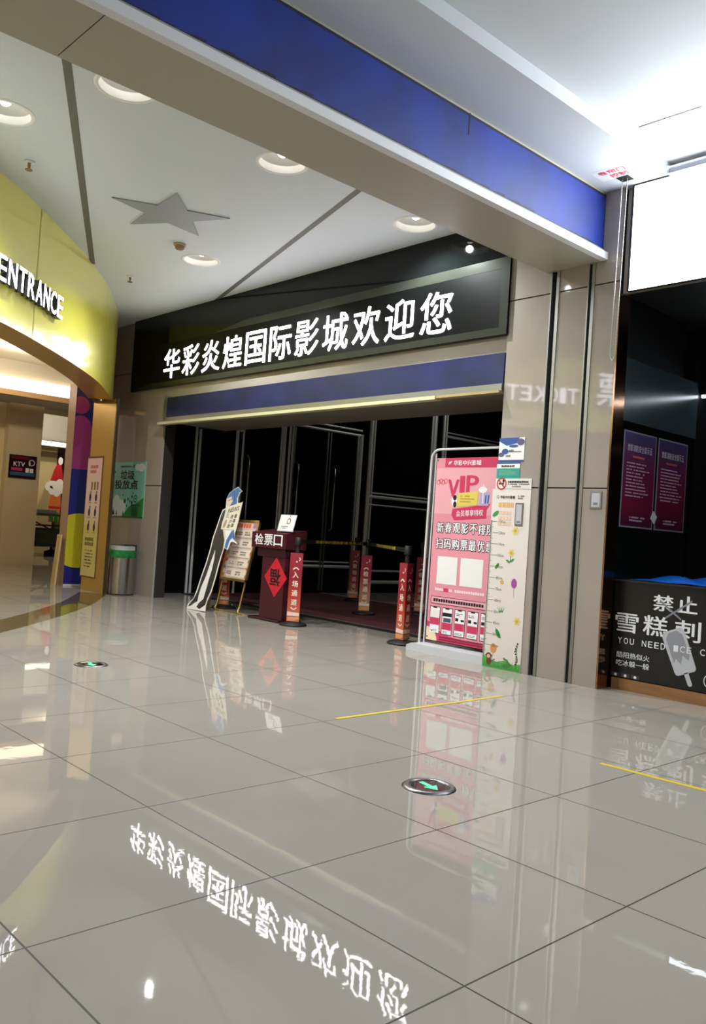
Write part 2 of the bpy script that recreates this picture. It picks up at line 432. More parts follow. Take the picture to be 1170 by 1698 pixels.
# curved yellow portal
FZ = 2.78
IN_ = offs(AD, -.34*SGN); n = len(AD)
b = MB()
vs = [(p[0],p[1],FZ) for p in AD]+[(p[0],p[1],CZ) for p in AD]
b.add(vs, [(i, i+1, n+i+1, n+i) for i in range(n-1)], YELLOW, True)
struct('wall_portal', b)
pw = bpy.data.objects['wall_portal']
b = MB()
vs = [(p[0],p[1],FZ) for p in AD]+[(p[0],p[1],FZ) for p in IN_]
b.add(vs, [(i, i+1, n+i+1, n+i) for i in range(n-1)], GOLD)
vs = [(p[0],p[1],FZ) for p in IN_]+[(p[0],p[1],CZ) for p in IN_]
b.add(vs, [(i, i+1, n+i+1, n+i) for i in range(n-1)], GOLD, True)
b.build('portal_lining', pw)
b = MB()     # panel seams on the yellow face
SEAM = M('yellow_seam', (170, 160, 60), 0.4)
for s_ in (-1.9, .55, 3.35):
    p, t = arc_pt(s_); q = (p[0]+t[1]*SGN*.004, p[1]-t[0]*SGN*.004)
    b.add([(q[0]-t[0]*.006,q[1]-t[1]*.006,FZ),(q[0]+t[0]*.006,q[1]+t[1]*.006,FZ),(q[0]+t[0]*.006,q[1]+t[1]*.006,CZ),(q[0]-t[0]*.006,q[1]-t[1]*.006,CZ)], [(0,1,2,3)], SEAM)
b.build('seam', pw)
b = MB(); b.add([(-7.78,3.68,FZ),(-8.95,4.39,FZ),(-8.95,4.39,CZ),(-7.78,3.68,CZ)], [(0,1,2,3)], GOLD); b.build('portal_light_block', pw)  # added hidden sheet, keeps lobby light off the stone wall
# gold jamb at the portal's far end
b = MB(); b.box(-8.25, -7.53, 3.95, 3.985, 0, 2.80, GOLD); b.box(-7.53, -7.50, 3.945, 3.985, 0, 2.80, M('dark_edge', (60,46,24), .4)); struct('trim_5', b)

# lobby beyond the portal
LWALL = M('lobby_stone', (206, 188, 154), 0.12, noise=.05, nscale=1.2)
LCEIL = M('lobby_ceiling', (190, 182, 168), 0.7)
b = MB(); cp = [(p[0],p[1],3.9) for p in IN_]+[(-9.0,4.3,3.9),(-9.6,9,3.9),(-24,9,3.9),(-24,-8,3.9),(IN_[0][0],-8,3.9)]; b.add(cp, [tuple(range(len(cp)))], LCEIL)
b.box(-13.6, -12.3, -2, 8, 3.28, 3.9, LCEIL)
struct('ceiling_lobby', b)
b = MB(); b.box(-14.4, -13.7, 4.75, 5.45, 0, 3.28, LWALL); struct('wall_lobby_pier', b)
b = MB(); b.box(-14.6, -13.9, -3, 4.75, 0, 3.28, M('lobby_stone_light', (214, 196, 150), .12)); struct('wall_lobby_side', b)
b = MB(); b.box(-19.2, -19, -4, 14, 0, 3.9, M('lobby_back', (120, 100, 70), .5)); b.box(-19, -18.2, 6.9, 7.75, 0, 3.3, M('cream_column', (226, 208, 160), .4)); b.box(-17.7, -17.6, 5.6, 9, 2.95, 3.6, M('lobby_grey_board', (150,148,142), .5)); struct('wall_lobby_back', b)
# closing walls of the hall behind the camera
b = MB(); b.box(-1.5, 10, -8.1, -8, 0, 4.3, STONE); b.box(10, 10.1, -8, 16, 0, 4.3, STONE); struct('wall_hall', b)
b = MB(); b.box(-9, -1.9, -2.2, -2.1, 0, 4.05, LWALL); struct('wall_foyer', b)

# kiosk recess on the other side of the pillar
b = MB(); b.box(.11, .13, 4.53, 5.84, 0, 2.18, BLACKG); b.box(.11, .13, 4.53, 5.84, 2.184, 2.70, M('pane_glow', (62,74,80), .2)); struct('wall_kiosk_side', b)  # upper pane coloured lighter to carry a reflected glow
b = MB(); b.box(.13, 8, 9, 9.1, 0, 3.2, DARKW); b.box(.0, .12, 5.84, 9, 0, 3.2, DARKW); b.box(8, 8.1, 4.4, 9, 0, 3.2, DARKW); struct('wall_kiosk_back', b)
b = MB(); b.box(.13, 8, 4.45, 9, 3.19, 3.25, BLACKM); struct('ceiling_kiosk', b)
b = MB(); b.box(.14, 8, WY+.01, WY+.06, 3.19, CZ+.1, M('kiosk_header', (150,140,128), .3)); struct('wall_kiosk_header', b)
b = MB(); b.box(.40, .47, 6.3, 6.37, 0, 2.2, M('brown_post', (52, 36, 28), .4)); b.box(.40, 1.6, 6.3, 6.37, 2.14, 2.2, MATS['brown_post']); struct('trim_6', b)

# ================================================================== OVERHEAD THINGS
# LED welcome sign
sign = thing('welcome_sign', 'long black LED sign with glowing white characters above the dark glass lobby', 'sign', onwall(-4.45, WY, 2.985))
u0, u1 = -3.46, 3.49
b = MB(); b.box(u0, u1, 0, 1.065, .0, .05, BLACKG); b.build('housing', sign)
b = MB()      # raised bezel; top band shaped to the grey reflection on its right half
iu0, iu1, iv0, iv1 = -2.86, 3.40, .075, .615
for q in ([(u0+.02,.005),(u1-.0,.005),(iu1,iv0),(iu0,iv0)], [(iu1,iv0),(u1,.005),(u1,.715),(iu1,iv1)], [(-.6,.70),(iu0+1.6,iv1),(iu1,iv1),(u1,.715)]):
    b.poly(q, 70, DARKF)
b.build('bezel', sign)
b = MB(); b.rect(iu0, iv0, iu1, iv1, 68, M('led_black', (10, 12, 12), .4, ior=1.25)); b.build('display', sign)
msg = '华彩炎煌国际影城欢迎您'
t0, t1 = -6.99+4.45, -1.57+4.45; pitch = (t1-t0)/11
for i, ch in enumerate(msg):
    b = MB(); b.text(ch, t0+pitch*i+.03, .115, t0+pitch*(i+1)-.05, .525, 72, LEDF, bold=.0115); b.build('character', sign)

# roller-shutter headbox above the glass lobby
sh = thing('shutter_headbox', 'worn dark blue roller shutter box under the LED sign', 'roller shutter', onwall(-3.95, WY, 2.445))
b = MB(); b.box(-2.9, 2.97, .10, .385, .002, .03, BLUE2); b.build('blue_panel', sh)
b = MB(); b.box(-2.9, 2.97, .035, .10, .0, .05, STEELD); b.box(-3.0, -2.9, 0, .4, -.02, .02, STEELD); b.build('bottom_rail', sh)
b = MB(); b.box(-3.02, 2.22, 0, .035, .0, .10, M('cream_bar', (206, 200, 160), .4)); b.box(2.22, 2.97, .012, .035, .0, .085, M('tan_bar', (168, 148, 100), .5)); b.build('door_bar', sh)
# roller-shutter band along the beam
sh2 = thing('shutter_headbox', 'bright blue roller shutter band with white lip along the ceiling beam', 'roller shutter', Matrix.Translation((-.05, 0, 3.48)))
b = MB(); b.box(.001, .012, -7.5, WY-.035, .075, .545, BLUE); b.build('blue_panel', sh2)
b = MB(); b.box(.001, .062, -7.5, WY-.035, .0, .06, WHITE); b.box(.001, .03, -7.5, WY-.035, .06, .09, M('lip_grey', (150,152,150), .5)); b.build('white_lip', sh2)
b = MB(); b.box(.012, .014, 2.60, 2.612, .40, .55, INK); b.build('scratch', sh2)
b = MB(); rr = random.Random(5); pts = []; GR = M('grime_navy', (8, 14, 34), .6)
ys = [-2+.09*i for i in range(70)]
for i in range(len(ys)-1):                 # ragged dark wear line along the lower edge of the film
    z0, z1 = .070, .108+.022*rr.random()*abs(math.sin(ys[i]*1.7))
    if True: b.add([(.0132, ys[i], z0), (.0132, ys[i+1], z0+.006*rr.random()), (.0132, ys[i+1], z1), (.0132, ys[i], z1-.008*rr.random())], [(0,1,2,3)], GR)
b.box(.0125, .0135, -7.5, WY-.036, .528, .545, GR)
b.build('worn_edge', sh2)
# shutter guide channels in the pillar
for k, (x0, x1, lab) in enumerate([(-.53,-.44,'steel shutter guide channel beside the height chart on the pillar'), (-.165,-.095,'steel shutter guide channel nearest the bronze edge of the pillar')]):
    g = thing('shutter_guide', lab, 'shutter guide', Matrix.Translation(((x0+x1)/2, WY, 0)), 'shutter guides set in the pillar')
    w = (x1-x0)/2
    b = MB(); b.box(-w+.001, w-.001, .02, .045, 0, 3.479, BLACKM); b.build('slot', g)
    b = MB(); b.box(-w+.001, -w+.012, -.034, .02, 0, 3.479, STEELD); b.box(w-.03, w-.001, -.036, .02, 0, 3.479, STEELD); b.build('rail', g)

# recessed downlights
LAMPL = ['recessed ceiling downlight cut off by the picture edge near the yellow portal', 'recessed downlight half hidden behind the beam, closest to the beam seam',
         'recessed downlight half hidden by the beam, between star and beam', 'recessed downlight over the end of the LED sign by the pillar', 'small recessed downlight just below the grey ceiling star']
RING = M('lamp_ring', (235, 235, 232), .4)
BULB = M('lamp_bulb', (255, 255, 250), .5, emit=10.0, ecol=(255, 252, 244))
for (x, y), lab in zip(LAMPS, LAMPL):
    t = thing('downlight', lab, 'ceiling light', Matrix.Translation((x, y, CZ)), 'recessed downlights of the foyer')
    b = MB(); b.lathe([(LR-.012,.0),(LR-.012,-.006),(LR+.018,-.004),(LR+.02,0)], RING); b.build('trim_ring', t)
    b = MB(); b.lathe([(LR-.01,-.004),(LR-.018,.055)], RING); b.lathe([(LR-.018,.055),(LR-.05,.11),(.05,.15),(.0,.15)], M('lamp_reflector_shaded', (168,166,160), .5)); b.build('reflector', t)  # white lip paints the lit crescent, cone greyed as its shade
    b = MB(); b.lathe([(0,.05),(.025,.054),(.04,.07),(.042,.10),(.03,.149)], BULB); b.build('bulb', t)
    l = bpy.data.lights.new('downlight_lamp', 'SPOT'); l.energy = P_SPOT*4; l.spot_size = 2.6; l.spot_blend = .6; l.shadow_soft_size = .035; l.color = (.95, .985, 1)
    lo = bpy.data.objects.new('downlight_lamp', l); COL.objects.link(lo); lo.parent = t; lo.location = (0, 0, -.01)

# ceiling star
SILV = M('silver_star', (150, 155, 158), .4)
st = MB(); pts = []
for i in range(10):
    a = math.radians(-96.5+36*i); r = .575 if i % 2 == 0 else .235
    pts.append((r*math.cos(a), r*math.sin(a)))
st.slab(pts, -.012, -.001, M('star_back', (84,86,84), .5), SILV)
star = st.build('ceiling_star', None, Matrix.Translation((-3.50, 2.325, CZ)), 'flat silver five-pointed star fixed on the foyer ceiling', 'ceiling star')
# sprinklers and smoke detector
BRASS = M('brass', (150, 128, 96), .35, metal=.8)
for (x, y), lab in zip([(-3.42,.93), (-5.77,3.12)], ['small ceiling sprinkler beside the yellow portal wall, nearer the cut-off downlight', 'small ceiling sprinkler between the ceiling groove end and the LED sign']):
    t = thing('sprinkler', lab, 'sprinkler', Matrix.Translation((x, y, CZ)), 'sprinklers of the foyer ceiling')
    b = MB(); b.lathe([(.0,-.001),(.045,-.001),(.04,-.012),(.0,-.014)], WHITE, n=20); b.build('escutcheon', t)
    b = MB(); b.cyl(0,0,-.05,-.012,.012,.014,BRASS,12); b.build('body', t)
    b = MB(); b.cyl(0,0,-.075,-.068,.03,.03,BRASS,16); b.tube([(-.012,0,-.045),(-.02,0,-.058),(-.008,0,-.07)],.003,BRASS,6); b.tube([(.012,0,-.045),(.02,0,-.058),(.008,0,-.07)],.003,BRASS,6); b.build('deflector', t)
t = thing('smoke_detector', 'round tan smoke detector between ceiling star and small downlight', 'smoke detector', Matrix.Translation((-4.2, 2.86, CZ)))
b = MB(); b.lathe([(0,-.001),(.065,-.001),(.065,-.02),(0,-.022)], M('detector_base', (170,150,120), .5)); b.build('base', t)
b = MB(); b.lathe([(.05,-.02),(.05,-.045),(.035,-.06),(0,-.062)], M('detector_cap', (140,112,80), .5)); b.build('cap', t)

# bright LED screen over the kiosk
scr = thing('led_screen', 'blank glaring white LED screen above the ice cream kiosk', 'screen', onwall(1.9, WY, 3.19))
b = MB(); b.box(-1.70, 2.6, 0, .855, .0, .04, BLACKM); b.build('case', scr)
b = MB(); b.rect(-1.68, .0, 2.58, .845, 52, M('screen_glow', (255,255,255), .5, emit=11.0, ecol=(240,246,255))); b.build('panel', scr)
# dark trunking over the screen
t = thing('light_trunking', 'dark grey metal trunking along the ceiling over the white screen', 'trunking', Matrix.Translation((.58, 4.26, CZ-.055)))
b = MB(); b.box(0, 1.9, -.05, .05, 0, .054, M('trunking_grey', (92, 92, 100), .4, metal=.4)); b.build('body', t, bevel=.004)
b = MB(); b.box(-.012, .001, -.055, .055, -.003, .054, M('trunking_cap', (150,150,158), .4)); b.build('end_cap', t)
# notice + pull chain on ceiling
REDP = M('red_print', (214, 40, 70), .5)
n_ = frame((.05, 3.975, CZ-.001), (1, 0, 0), (0, -1, 0))
b = MB(); b.rect(0, -.19, .30, 0, .5, PAPERW)
b.text('卷帘门', .04, -.085, .26, -.02, 1.5, REDP, .03); b.text('控制', .10, -.165, .24, -.1, 1.5, REDP, .03)
cn = b.build('ceiling_notice', None, frame((.05, 3.975, CZ-.001), (1, 0, 0), (0, -1, 0)), 'white notice with red characters stuck on the ceiling by the pull chain', 'notice')
t = thing('pull_chain', 'looped metal pull chain hanging from a ceiling hole beside the pillar', 'chain', Matrix.Translation((.215, 4.21, CZ)))
b = MB(); b.box(-.05, .05, -.05, .05, -.004, -.001, BLACKM); b.build('opening', t)
b = MB(); path = []; rad = []; L_ = 1.45; N = 230
for i in range(N):
    q = i/(N-1); zz = -L_*(1-abs(2*q-1)); x = -.022 if q < .5 else .022
    if zz < -L_+.05: x = (.022*math.sin((q-.5)*2/(.05/L_)*PI/2))
    path.append((x+.012*zz, 0, zz-.003)); rad.append(.0052 if i % 2 else .0028)
b.tube(path, .004, M('chain_metal', (190,186,176), .3, metal=.9), 6, rad); b.build('loop', t)

# letters on the portal
LET = M('letter_face', (255,255,255), .5, emit=9, ecol=(250,250,255))
LETS = M('letter_side', (70, 70, 74), .5)
def curved_letter(ch, s0, s1, z0, z1, parent, bold=.02):
    p, t = arc_pt((s0+s1)/2); nn = (t[1]*SGN, -t[0]*SGN)
    u = Vector((t[0], t[1], 0)); w = Vector((nn[0], nn[1], 0))
    if u.cross(Vector((0,0,1))).dot(w) < 0: u = -u
    F = frame((p[0]+nn[0]*.012, p[1]+nn[1]*.012, 0), u, (0,0,1))
    b = MB(); h = (s1-s0)/2
    b.text(ch, -h, z0, h, z1, 0, LET, bold, depth=.06, side=LETS); return b.build('letter', parent, F)
p0, _ = arc_pt(.6)
es = thing('entrance_lettering', 'raised white glowing letters on the curved yellow portal wall', 'sign', Matrix.Translation((p0[0], p0[1], 3.2)))
def word(wd, s0, s1, z0, z1, narrow='I'):
    ws = [.55 if c in narrow else 1 for c in wd]; tot = sum(ws); s = s0
    for c, k in zip(wd, ws):
        d = (s1-s0)*k/tot; curved_letter(c, s+d*.10, s+d*.90, z0, z1, es); s += d
word('ENTRANCE', -.36, 1.12, 3.11, 3.33)
word('TICKET', -1.52, -.45, 3.15, 3.37)
curved_letter('票', -2.22, -1.78, 3.15, 3.62, es)

# ================================================================== THINGS ON THE FLOOR AND WALLS
# red carpet in the lobby mouth
t = thing('red_carpet', 'dark red carpet with black rubber edge in front of the lobby doors', 'carpet', Matrix.Translation((-3.9, 6.65, 0)))
b = MB(); b.box(-3.55, 3.4, -1.28, 1.35, 0, .012, CARPET); b.build('pile', t)
b = MB(); b.box(-3.6, 3.45, -1.42, -1.30, 0, .014, BLACKM); b.box(-3.6, 3.45, -1.30, -1.28, 0, .016, M('edge_strip', (120,108,92), .4)); b.box(-3.6, 3.45, 1.35, 1.46, 0, .014, M('curb_strip', (150,140,128), .4)); b.build('edging', t)

# exit guide lights in the floor
GREEN = M('exit_green', (70, 255, 150), .5, emit=1.3, ecol=(60, 255, 140))
for (x, y, rz), lab in zip([(1.207, 1.19, -.20), (-2.21, 1.215, -.2)], ['round floor light with green arrow on the open tiles, nearest the camera', 'round floor light with green arrow near the portal inlay']):
    t = thing('floor_guide_light', lab, 'floor light', at(x, y, 0, rz), 'exit guide lights set in the floor')
    b = MB(); b.lathe([(.088,.003),(.092,.009),(.112,.009),(.124,.001),(.124,0)], M('guide_ring', (120,118,118), .3, metal=.9)); b.build('ring', t)
    b = MB(); b.cyl(0,0,0,.005,.092,.092,BLACKG); b.build('lens', t)
    b = MB(); b.poly([(-.062,.012),(-.062,-.012),(.012,-.012),(.008,-.036),(.066,0),(.008,.036),(.012,.012)], 8, GREEN); b.build('arrow', t)

# yellow tape lines
b = MB(); b.box(-.034, -.002, 1.72, 3.36, 0, .0015, TAPEY); b.build('floor_tape', None, None, 'yellow tape line on the tiles in front of the pink banner', 'tape', 'yellow tape lines')
b = MB(); b.box(-.02, 2.2, -.017, .017, 0, .0015, TAPEY); b.build('floor_tape', None, at(1.42, 2.315, 0, .055), 'yellow tape line on the tiles in front of the kiosk counter', 'tape', 'yellow tape lines')

# litter bin
t = thing('litter_bin', 'round stainless litter bin with green band under the recycling poster', 'bin', at(-7.44, 4.17))
b = MB(); b.cyl(0,0,.018,.53,.185,.185,STEEL,40); b.build('body', t)
b = MB(); b.cyl(0,0,0,.018,.187,.187,BLACKM,40); b.build('base_ring', t)
b = MB(); b.cyl(0,0,.53,.64,.187,.187,M('green_band',(24,104,52),.35,noise=.8,nscale=9),40)
b.build('printed_band', t)
b = MB(); b.cyl(0,0,.64,.70,.186,.186,M('bin_rim',(196,206,204),.25,metal=.5),40); b.lathe([(.186,.70),(.17,.715),(.11,.70),(.10,.66)],STEEL); b.build('rim', t)
b = MB(); b.box(.03,.15,-.01,.13,.64,.722,BLACKM); b.build('flap', t)

# green recycling poster on the left stone wall
def on(x0, x1, z0, z1, y): return onwall(x0, y, z0), x1-x0, z1-z0
Mx, w, h = on(-8.40, -7.35, 1.112, 1.935, WY-.001)
b = MB(); G1 = M('mint', (128,190,172), .45); G2 = M('leaf_green', (40,130,52), .45); G3 = M('forest_green', (18,82,46), .45); CL = M('cloud_white', (214,222,218), .5)
b.box(0, w, 0, h, 0, .006, G1); b.rect(0,0,w,.012,8.2,G3)
for u, v, a, c in [(.06,.18,.14,.10),(.22,.22,.12,.11),(.36,.16,.16,.10),(.14,.09,.16,.085),(.30,.09,.22,.08),(.92,.74,.10,.06),(.80,.745,.07,.05)]: b.ell(u,v,a if u-a>0 else u*.98,c,8.5+u,CL)
b.poly([(.42,.012),(.62,.16),(.80,.20),(w-.01,.30),(w-.01,.012)],10,G2)
b.box(.70,.90,.02,.16,.008,.0095,G3); b.rect(.68,.17,.94,.195,12,G3)
for u, s_ in [(.05,.11),(.10,.14),(.155,.10),(.245,.07),(.45,.07)]: b.poly([(u-s_*.32,.03),(u+s_*.32,.03),(u,.03+s_)],12,G3)
for u, v, r in [(.48,.24,.035),(.58,.27,.022),(.64,.24,.018),(.70,.22,.028),(.55,.17,.018),(.70,.31,.02),(.72,.36,.014),(.42,.33,.014),(.12,.68,.02)]: b.poly([(u-r,v-r*.6),(u+r*.6,v-r),(u+r,v+r*.7),(u-r*.5,v+r)],12,G3)
b.ring(.80,.28,.04,.055,12,G3)
b.rect(.78,.27,.82,.29,12,G3); b.rows(.28,.62,.775,.745,1,10,G3,.8,3,0,False); b.rows(.66,.76,.785,.735,2,10,G3,.6,4)
b.text('垃圾', .30,.565,.72,.70,11,INK,.045); b.text('投放点', .14,.42,.84,.555,11,INK,.045)
b.build('poster', None, Mx, 'mint green recycling poster with black characters on the stone wall above the bin', 'poster')

# tall pink-yellow poster on the gold jamb
Mx, w, h = on(-8.30, -7.80, .19, 1.98, 3.949)
b = MB(); PK = M('pale_pink', (226,200,196), .45); b.box(0,w,0,h,0,.006,M('poster_rim',(110,70,40),.4))
b.rect(.02,.02,w-.02,h-.03,8,ramp_material('pink_to_yellow',[(0,(206,196,120)),(.4,(206,196,110)),(.55,(228,208,196)),(1,(226,190,192))]))
b.rows(.12,.46,h-.12,h-.26,2,10,M('rose_ink',(190,110,120),.5),.7,5,0); 
for i in range(3): b.rect(.18+.09*i, h-.5, .23+.09*i, h-.38, 10, M('wood_ink',(140,110,70),.5))
for r_ in range(3):
    for c_ in range(2):
        u, v = .17+.19*c_, 1.18-.22*r_; b.ell(u,v,.035,.06,10,M('plum_ink',(62,40,84),.5),12); b.ell(u+.01,v+.075,.022,.022,10,M('skin_ink',(150,100,90),.5),10); b.rect(u-.05,v-.085,u+.05,v-.075,10,M('rose_ink',(190,110,120),.5))
b.rows(.10,.46,.60,.46,2,10,M('olive_ink',(120,110,50),.5),.8,6); b.rows(.12,.44,.42,.14,6,10,MATS['olive_ink'],.5,7)
b.build('poster', None, Mx, 'tall narrow pink and yellow price poster on the gold jamb', 'poster')

# painted column board
NAVY = M('navy_print', (34, 38, 128), .4); MAG = M('magenta_print', (176, 62, 140), .4); YEL = M('yellow_print', (214, 206, 40), .4)
t = thing('painted_column', 'tall column wrapped in navy, magenta and yellow shapes inside the portal', 'column', frame((-8.75, 3.90, 0), (0, 1, 0), (0, 0, 1)))
b = MB(); b.box(0,.34,0,3.12,-.26,-.004,M('column_side',(166,136,118),.3)); b.build('core', t)
b = MB(); w = .34
b.box(0,w,0,3.12,-.004,0,NAVY)
b.rect(0,1.80,w,2.46,1,MAG)
def arcpoly(cu, cv, a, c, lo, hi, n=24): return [(min(max(cu+a*math.cos(q),0),w), cv+c*math.sin(q)) for q in [lo+(hi-lo)*i/n for i in range(n+1)]]
b.poly(arcpoly(.10,2.46,.17,.17,0,PI),1.5,MAG)
b.poly(arcpoly(.08,2.79,.14,.135,0,2*PI),1.5,MAG)
b.poly(arcpoly(.20,.70,.48,.42,0,2*PI,60),1.5,YEL)
b.poly([(.10,3.08),(.17,3.08),(.17,3.0)],1.5,WHITEP)
b.rect(0,0,w,.03,2,M('plinth_white',(210,210,214),.4))
b.build('printed_wrap', t)
# cream board leaning by the column
b = MB(); b.box(0,.14,0,.78,0,.02,M('cream_board',(214,194,140),.5)); b.box(.02,.12,.03,.75,.02,.024,M('cream_inset',(190,164,110),.5))
b.build('cream_board', None, frame((-8.93,3.80,0),(1,0,0),(0,.07,1)), 'small cream board leaning against the painted column', 'board')

# lobby lights, KTV plate, cart, festive cut-out
t = thing('lobby_cove_light', 'long warm white strip light along the lobby soffit inside the portal', 'strip light', Matrix.Translation((-12.25, 3, 3.33)))
b = MB(); b.box(0,.05,-5,3.0,.0,.24,M('warm_strip',(255,240,210),.5,emit=3.2,ecol=(255,238,206))); b.build('tube', t)
b = MB(); b.box(-.05,.12,-5,3.0,-.1,-.001,M('strip_tray',(186,150,104),.5)); b.build('tray', t)
t = thing('lobby_tube_light', 'short white tube light under the white lobby board behind the pier', 'strip light', Matrix.Translation((-17.55, 7, 2.80)))
b = MB(); b.box(0,.06,-1,1.5,.0,.1,MATS['warm_strip']); b.build('tube', t)
b = MB(); b.box(-.05,0,-1,1.5,-.02,.14,STEELD); b.build('batten', t)
Mx = frame((-13.69, 4.80, 1.76), (0,1,0), (0,0,1))
b = MB(); b.box(0,.56,0,.47,0,.02,M('ktv_back',(40,14,26),.3)); b.rect(.03,.05,.53,.12,26,M('ktv_blue',(50,90,140),.4)); b.rect(.05,.15,.28,.21,26,M('ktv_pink',(190,60,110),.4))
b.rect(.04,.39,.40,.44,26,M('ktv_red',(110,20,40),.4))
b.text('KTV', .09,.24,.32,.33,27,WHITEP,.03); b.ring(.46,.33,.05,.065,27,WHITEP); b.ell(.42,.30,.02,.04,27,WHITEP); b.rows(.34,.53,.22,.12,1,27,WHITEP,.9,8,0,False)
b.build('wall_plate', None, Mx, 'dark KTV sign plate on the stone pier inside the portal', 'sign')
t = thing('metal_trolley', 'black metal trolley loaded with dark boxes beyond the lobby pier', 'trolley', at(-16.9, 6.95))
FR = M('trolley_black', (30, 30, 32), .4)
for (x, y) in [(-.3,-.35),(.3,-.35),(-.3,.6),(.3,.6)]:
    b = MB(); b.box(x-.025,x+.025,y-.025,y+.025,.06,1.0,FR); b.cyl(x,y,0,.06,.03,.03,FR,12); b.build('leg', t)
b = MB(); b.box(-.34,.34,-.4,.65,1.0,1.05,M('trolley_top',(60,58,54),.4)); b.build('shelf', t)
b = MB(); b.box(-.34,.34,-.4,.65,.25,.29,FR); b.build('shelf', t)
b = MB(); b.box(.28,.32,-.38,.6,.75,.79,FR); b.tube([(.3,-.33,.85),(.3,.58,.45)],.018,FR,8); b.build('brace', t)
b = MB(); b.box(-.2,.2,-.25,.5,.291,.7,M('dark_carton',(58,66,52),.6)); b.build('storage_box', None, at(-16.9,6.95), 'dark green storage box on the lower trolley shelf', 'box', bevel=.01)
b = MB(); b.box(-.25,.2,-.3,.25,1.051,1.16,M('grey_parcel',(96,104,90),.6)); b.build('parcel', None, at(-16.9,6.95), 'flat grey parcel lying on the trolley top', 'parcel', bevel=.015)
t = thing('festive_cutout', 'festive cardboard cut-out with red pointed hat standing beyond the trolley', 'cut-out', frame((-17.35, 7.40, 0), (0,.62,0), (0,0,1)) @ Matrix.Diagonal((.62,1,1,1)))
b = MB(); RD = M('hat_red',(190,34,40),.5); OR = M('coat_orange',(222,120,60),.5)
b.slab([(-.3,0),(.3,0),(.3,.1),(.06,.15),(.06,.9),(-.06,.9),(-.06,.15),(-.3,.1)],0,.01,M('cutout_stand',(70,60,40),.5))
b.poly([(-.22,.85),(.2,.85),(.26,1.3),(.22,1.62),(-.2,1.62),(-.26,1.3)],16,OR); b.poly([(-.18,.85),(-.02,.85),(-.02,1.08),(-.2,1.1)],17,G2); b.poly([(.02,.85),(.18,.85),(.2,1.1),(.02,1.08)],17,G2)
b.rect(-.24,1.2,.24,1.25,18,RD); b.build('coat', t)
b = MB(); 
for u, v in [(-.3,1.75),(-.15,1.66),(.05,1.62),(.2,1.7),(.3,1.78),(0,1.78),(-.15,1.82),(.15,1.84)]: b.ell(u,v,.16,.12,20+u,WHITEP,16)
b.build('beard', t)
b = MB(); b.poly([(-.26,1.9),(.3,1.9),(.16,2.35),(.05,2.4),(-.12,2.2)],20,RD); b.ell(.12,2.42,.1,.1,21,WHITEP,16); b.build('hat', t)

# notices on the pillar
PY = WY-.031
def paper(name, x0, x1, z0, z1, label, cat, art, y=PY):
    Mx, w, h = on(x0, x1, z0, z1, y); b = MB(); art(b, w, h); return b.build(name, None, Mx, label, cat)
NB = M('notice_blue', (52, 84, 150), .4); TEAL = M('notice_teal', (52, 150, 136), .4)
def a1(b, w, h):
    b.box(0,w,0,h,0,.003,PAPERW); b.poly([(0,h),(w*.8,h),(w*.72,h-.05),(w*.3,h-.07),(0,h-.03)],5,NB); b.ell(w*.85,h-.04,.04,.03,6,M('notice_plum',(92,84,120),.5)); b.ell(w*.58,h-.075,.05,.012,6,NB)
    b.rows(.04,w-.04,h-.10,h-.13,1,6,GREYT,.6,3); b.line((.03,h*.42),(w-.03,h*.40),.008,6,GREYT); b.ell(.07,h*.42,.035,.025,6.5,NB); b.rows(.08,w*.6,.06,.035,1,6,GREYT,.7,9); b.ell(.03,.06,.03,.02,6,M('notice_plum',(92,84,120),.5)); b.rect(0,0,w,.012,6,NB)
paper('notice', -.975, -.70, 1.84, 2.05, 'white notice with blue curved heading, topmost paper on the pillar', 'notice', a1)
def a2(b, w, h):
    b.box(0,w,0,h,0,.003,TEAL); b.rect(0,h-.055,w,h-.015,5,PAPERW); b.rect(0,h-.015,w,h,5,NB); b.rows(.05,w-.04,h-.022,h-.048,1,6,INK,.7,2,0,False)
    b.rows(.03,w-.03,h-.07,.03,5,6,M('pale_lime',(150,206,150),.5),.35,4)
paper('notice', -.985, -.735, 1.685, 1.832, 'teal notice with white heading under the blue-headed paper on the pillar', 'notice', a2)
def a3(b, w, h):
    b.box(0,w,0,h,0,.006,PAPERW)
    b.rect(.006,.006,w-.006,h-.006,8,M('sign_ivory',(222,218,208),.4)); RR = M('ban_red',(180,40,52),.5)
    b.ring(.065,h*.5,.042,.054,10,RR); b.rect(.035,h*.5-.008,.09,h*.5+.008,9.5,INK); b.ell(.085,h*.5+.025,.012,.016,9.5,INK,12); b.line((.032,h*.5+.035),(.098,h*.5-.035),.012,10.5,RR)
    b.rows(.135,w-.015,h-.015,h*.55,1,10,INK,.72,11,0,False); b.rows(.135,w-.015,h*.52,.035,1,10,INK,.72,12,.2,False); b.rows(.18,w-.06,.03,.012,1,10,GREYT,.6,3,0)
paper('no_smoking_sign', -.985, -.60, 1.595, 1.685, 'ivory no-smoking sign with red ban ring just above the height chart', 'sign', a3)
LEAF = M('leaf_print',(56,142,70),.5); BARK = M('monkey_brown',(110,66,40),.5)
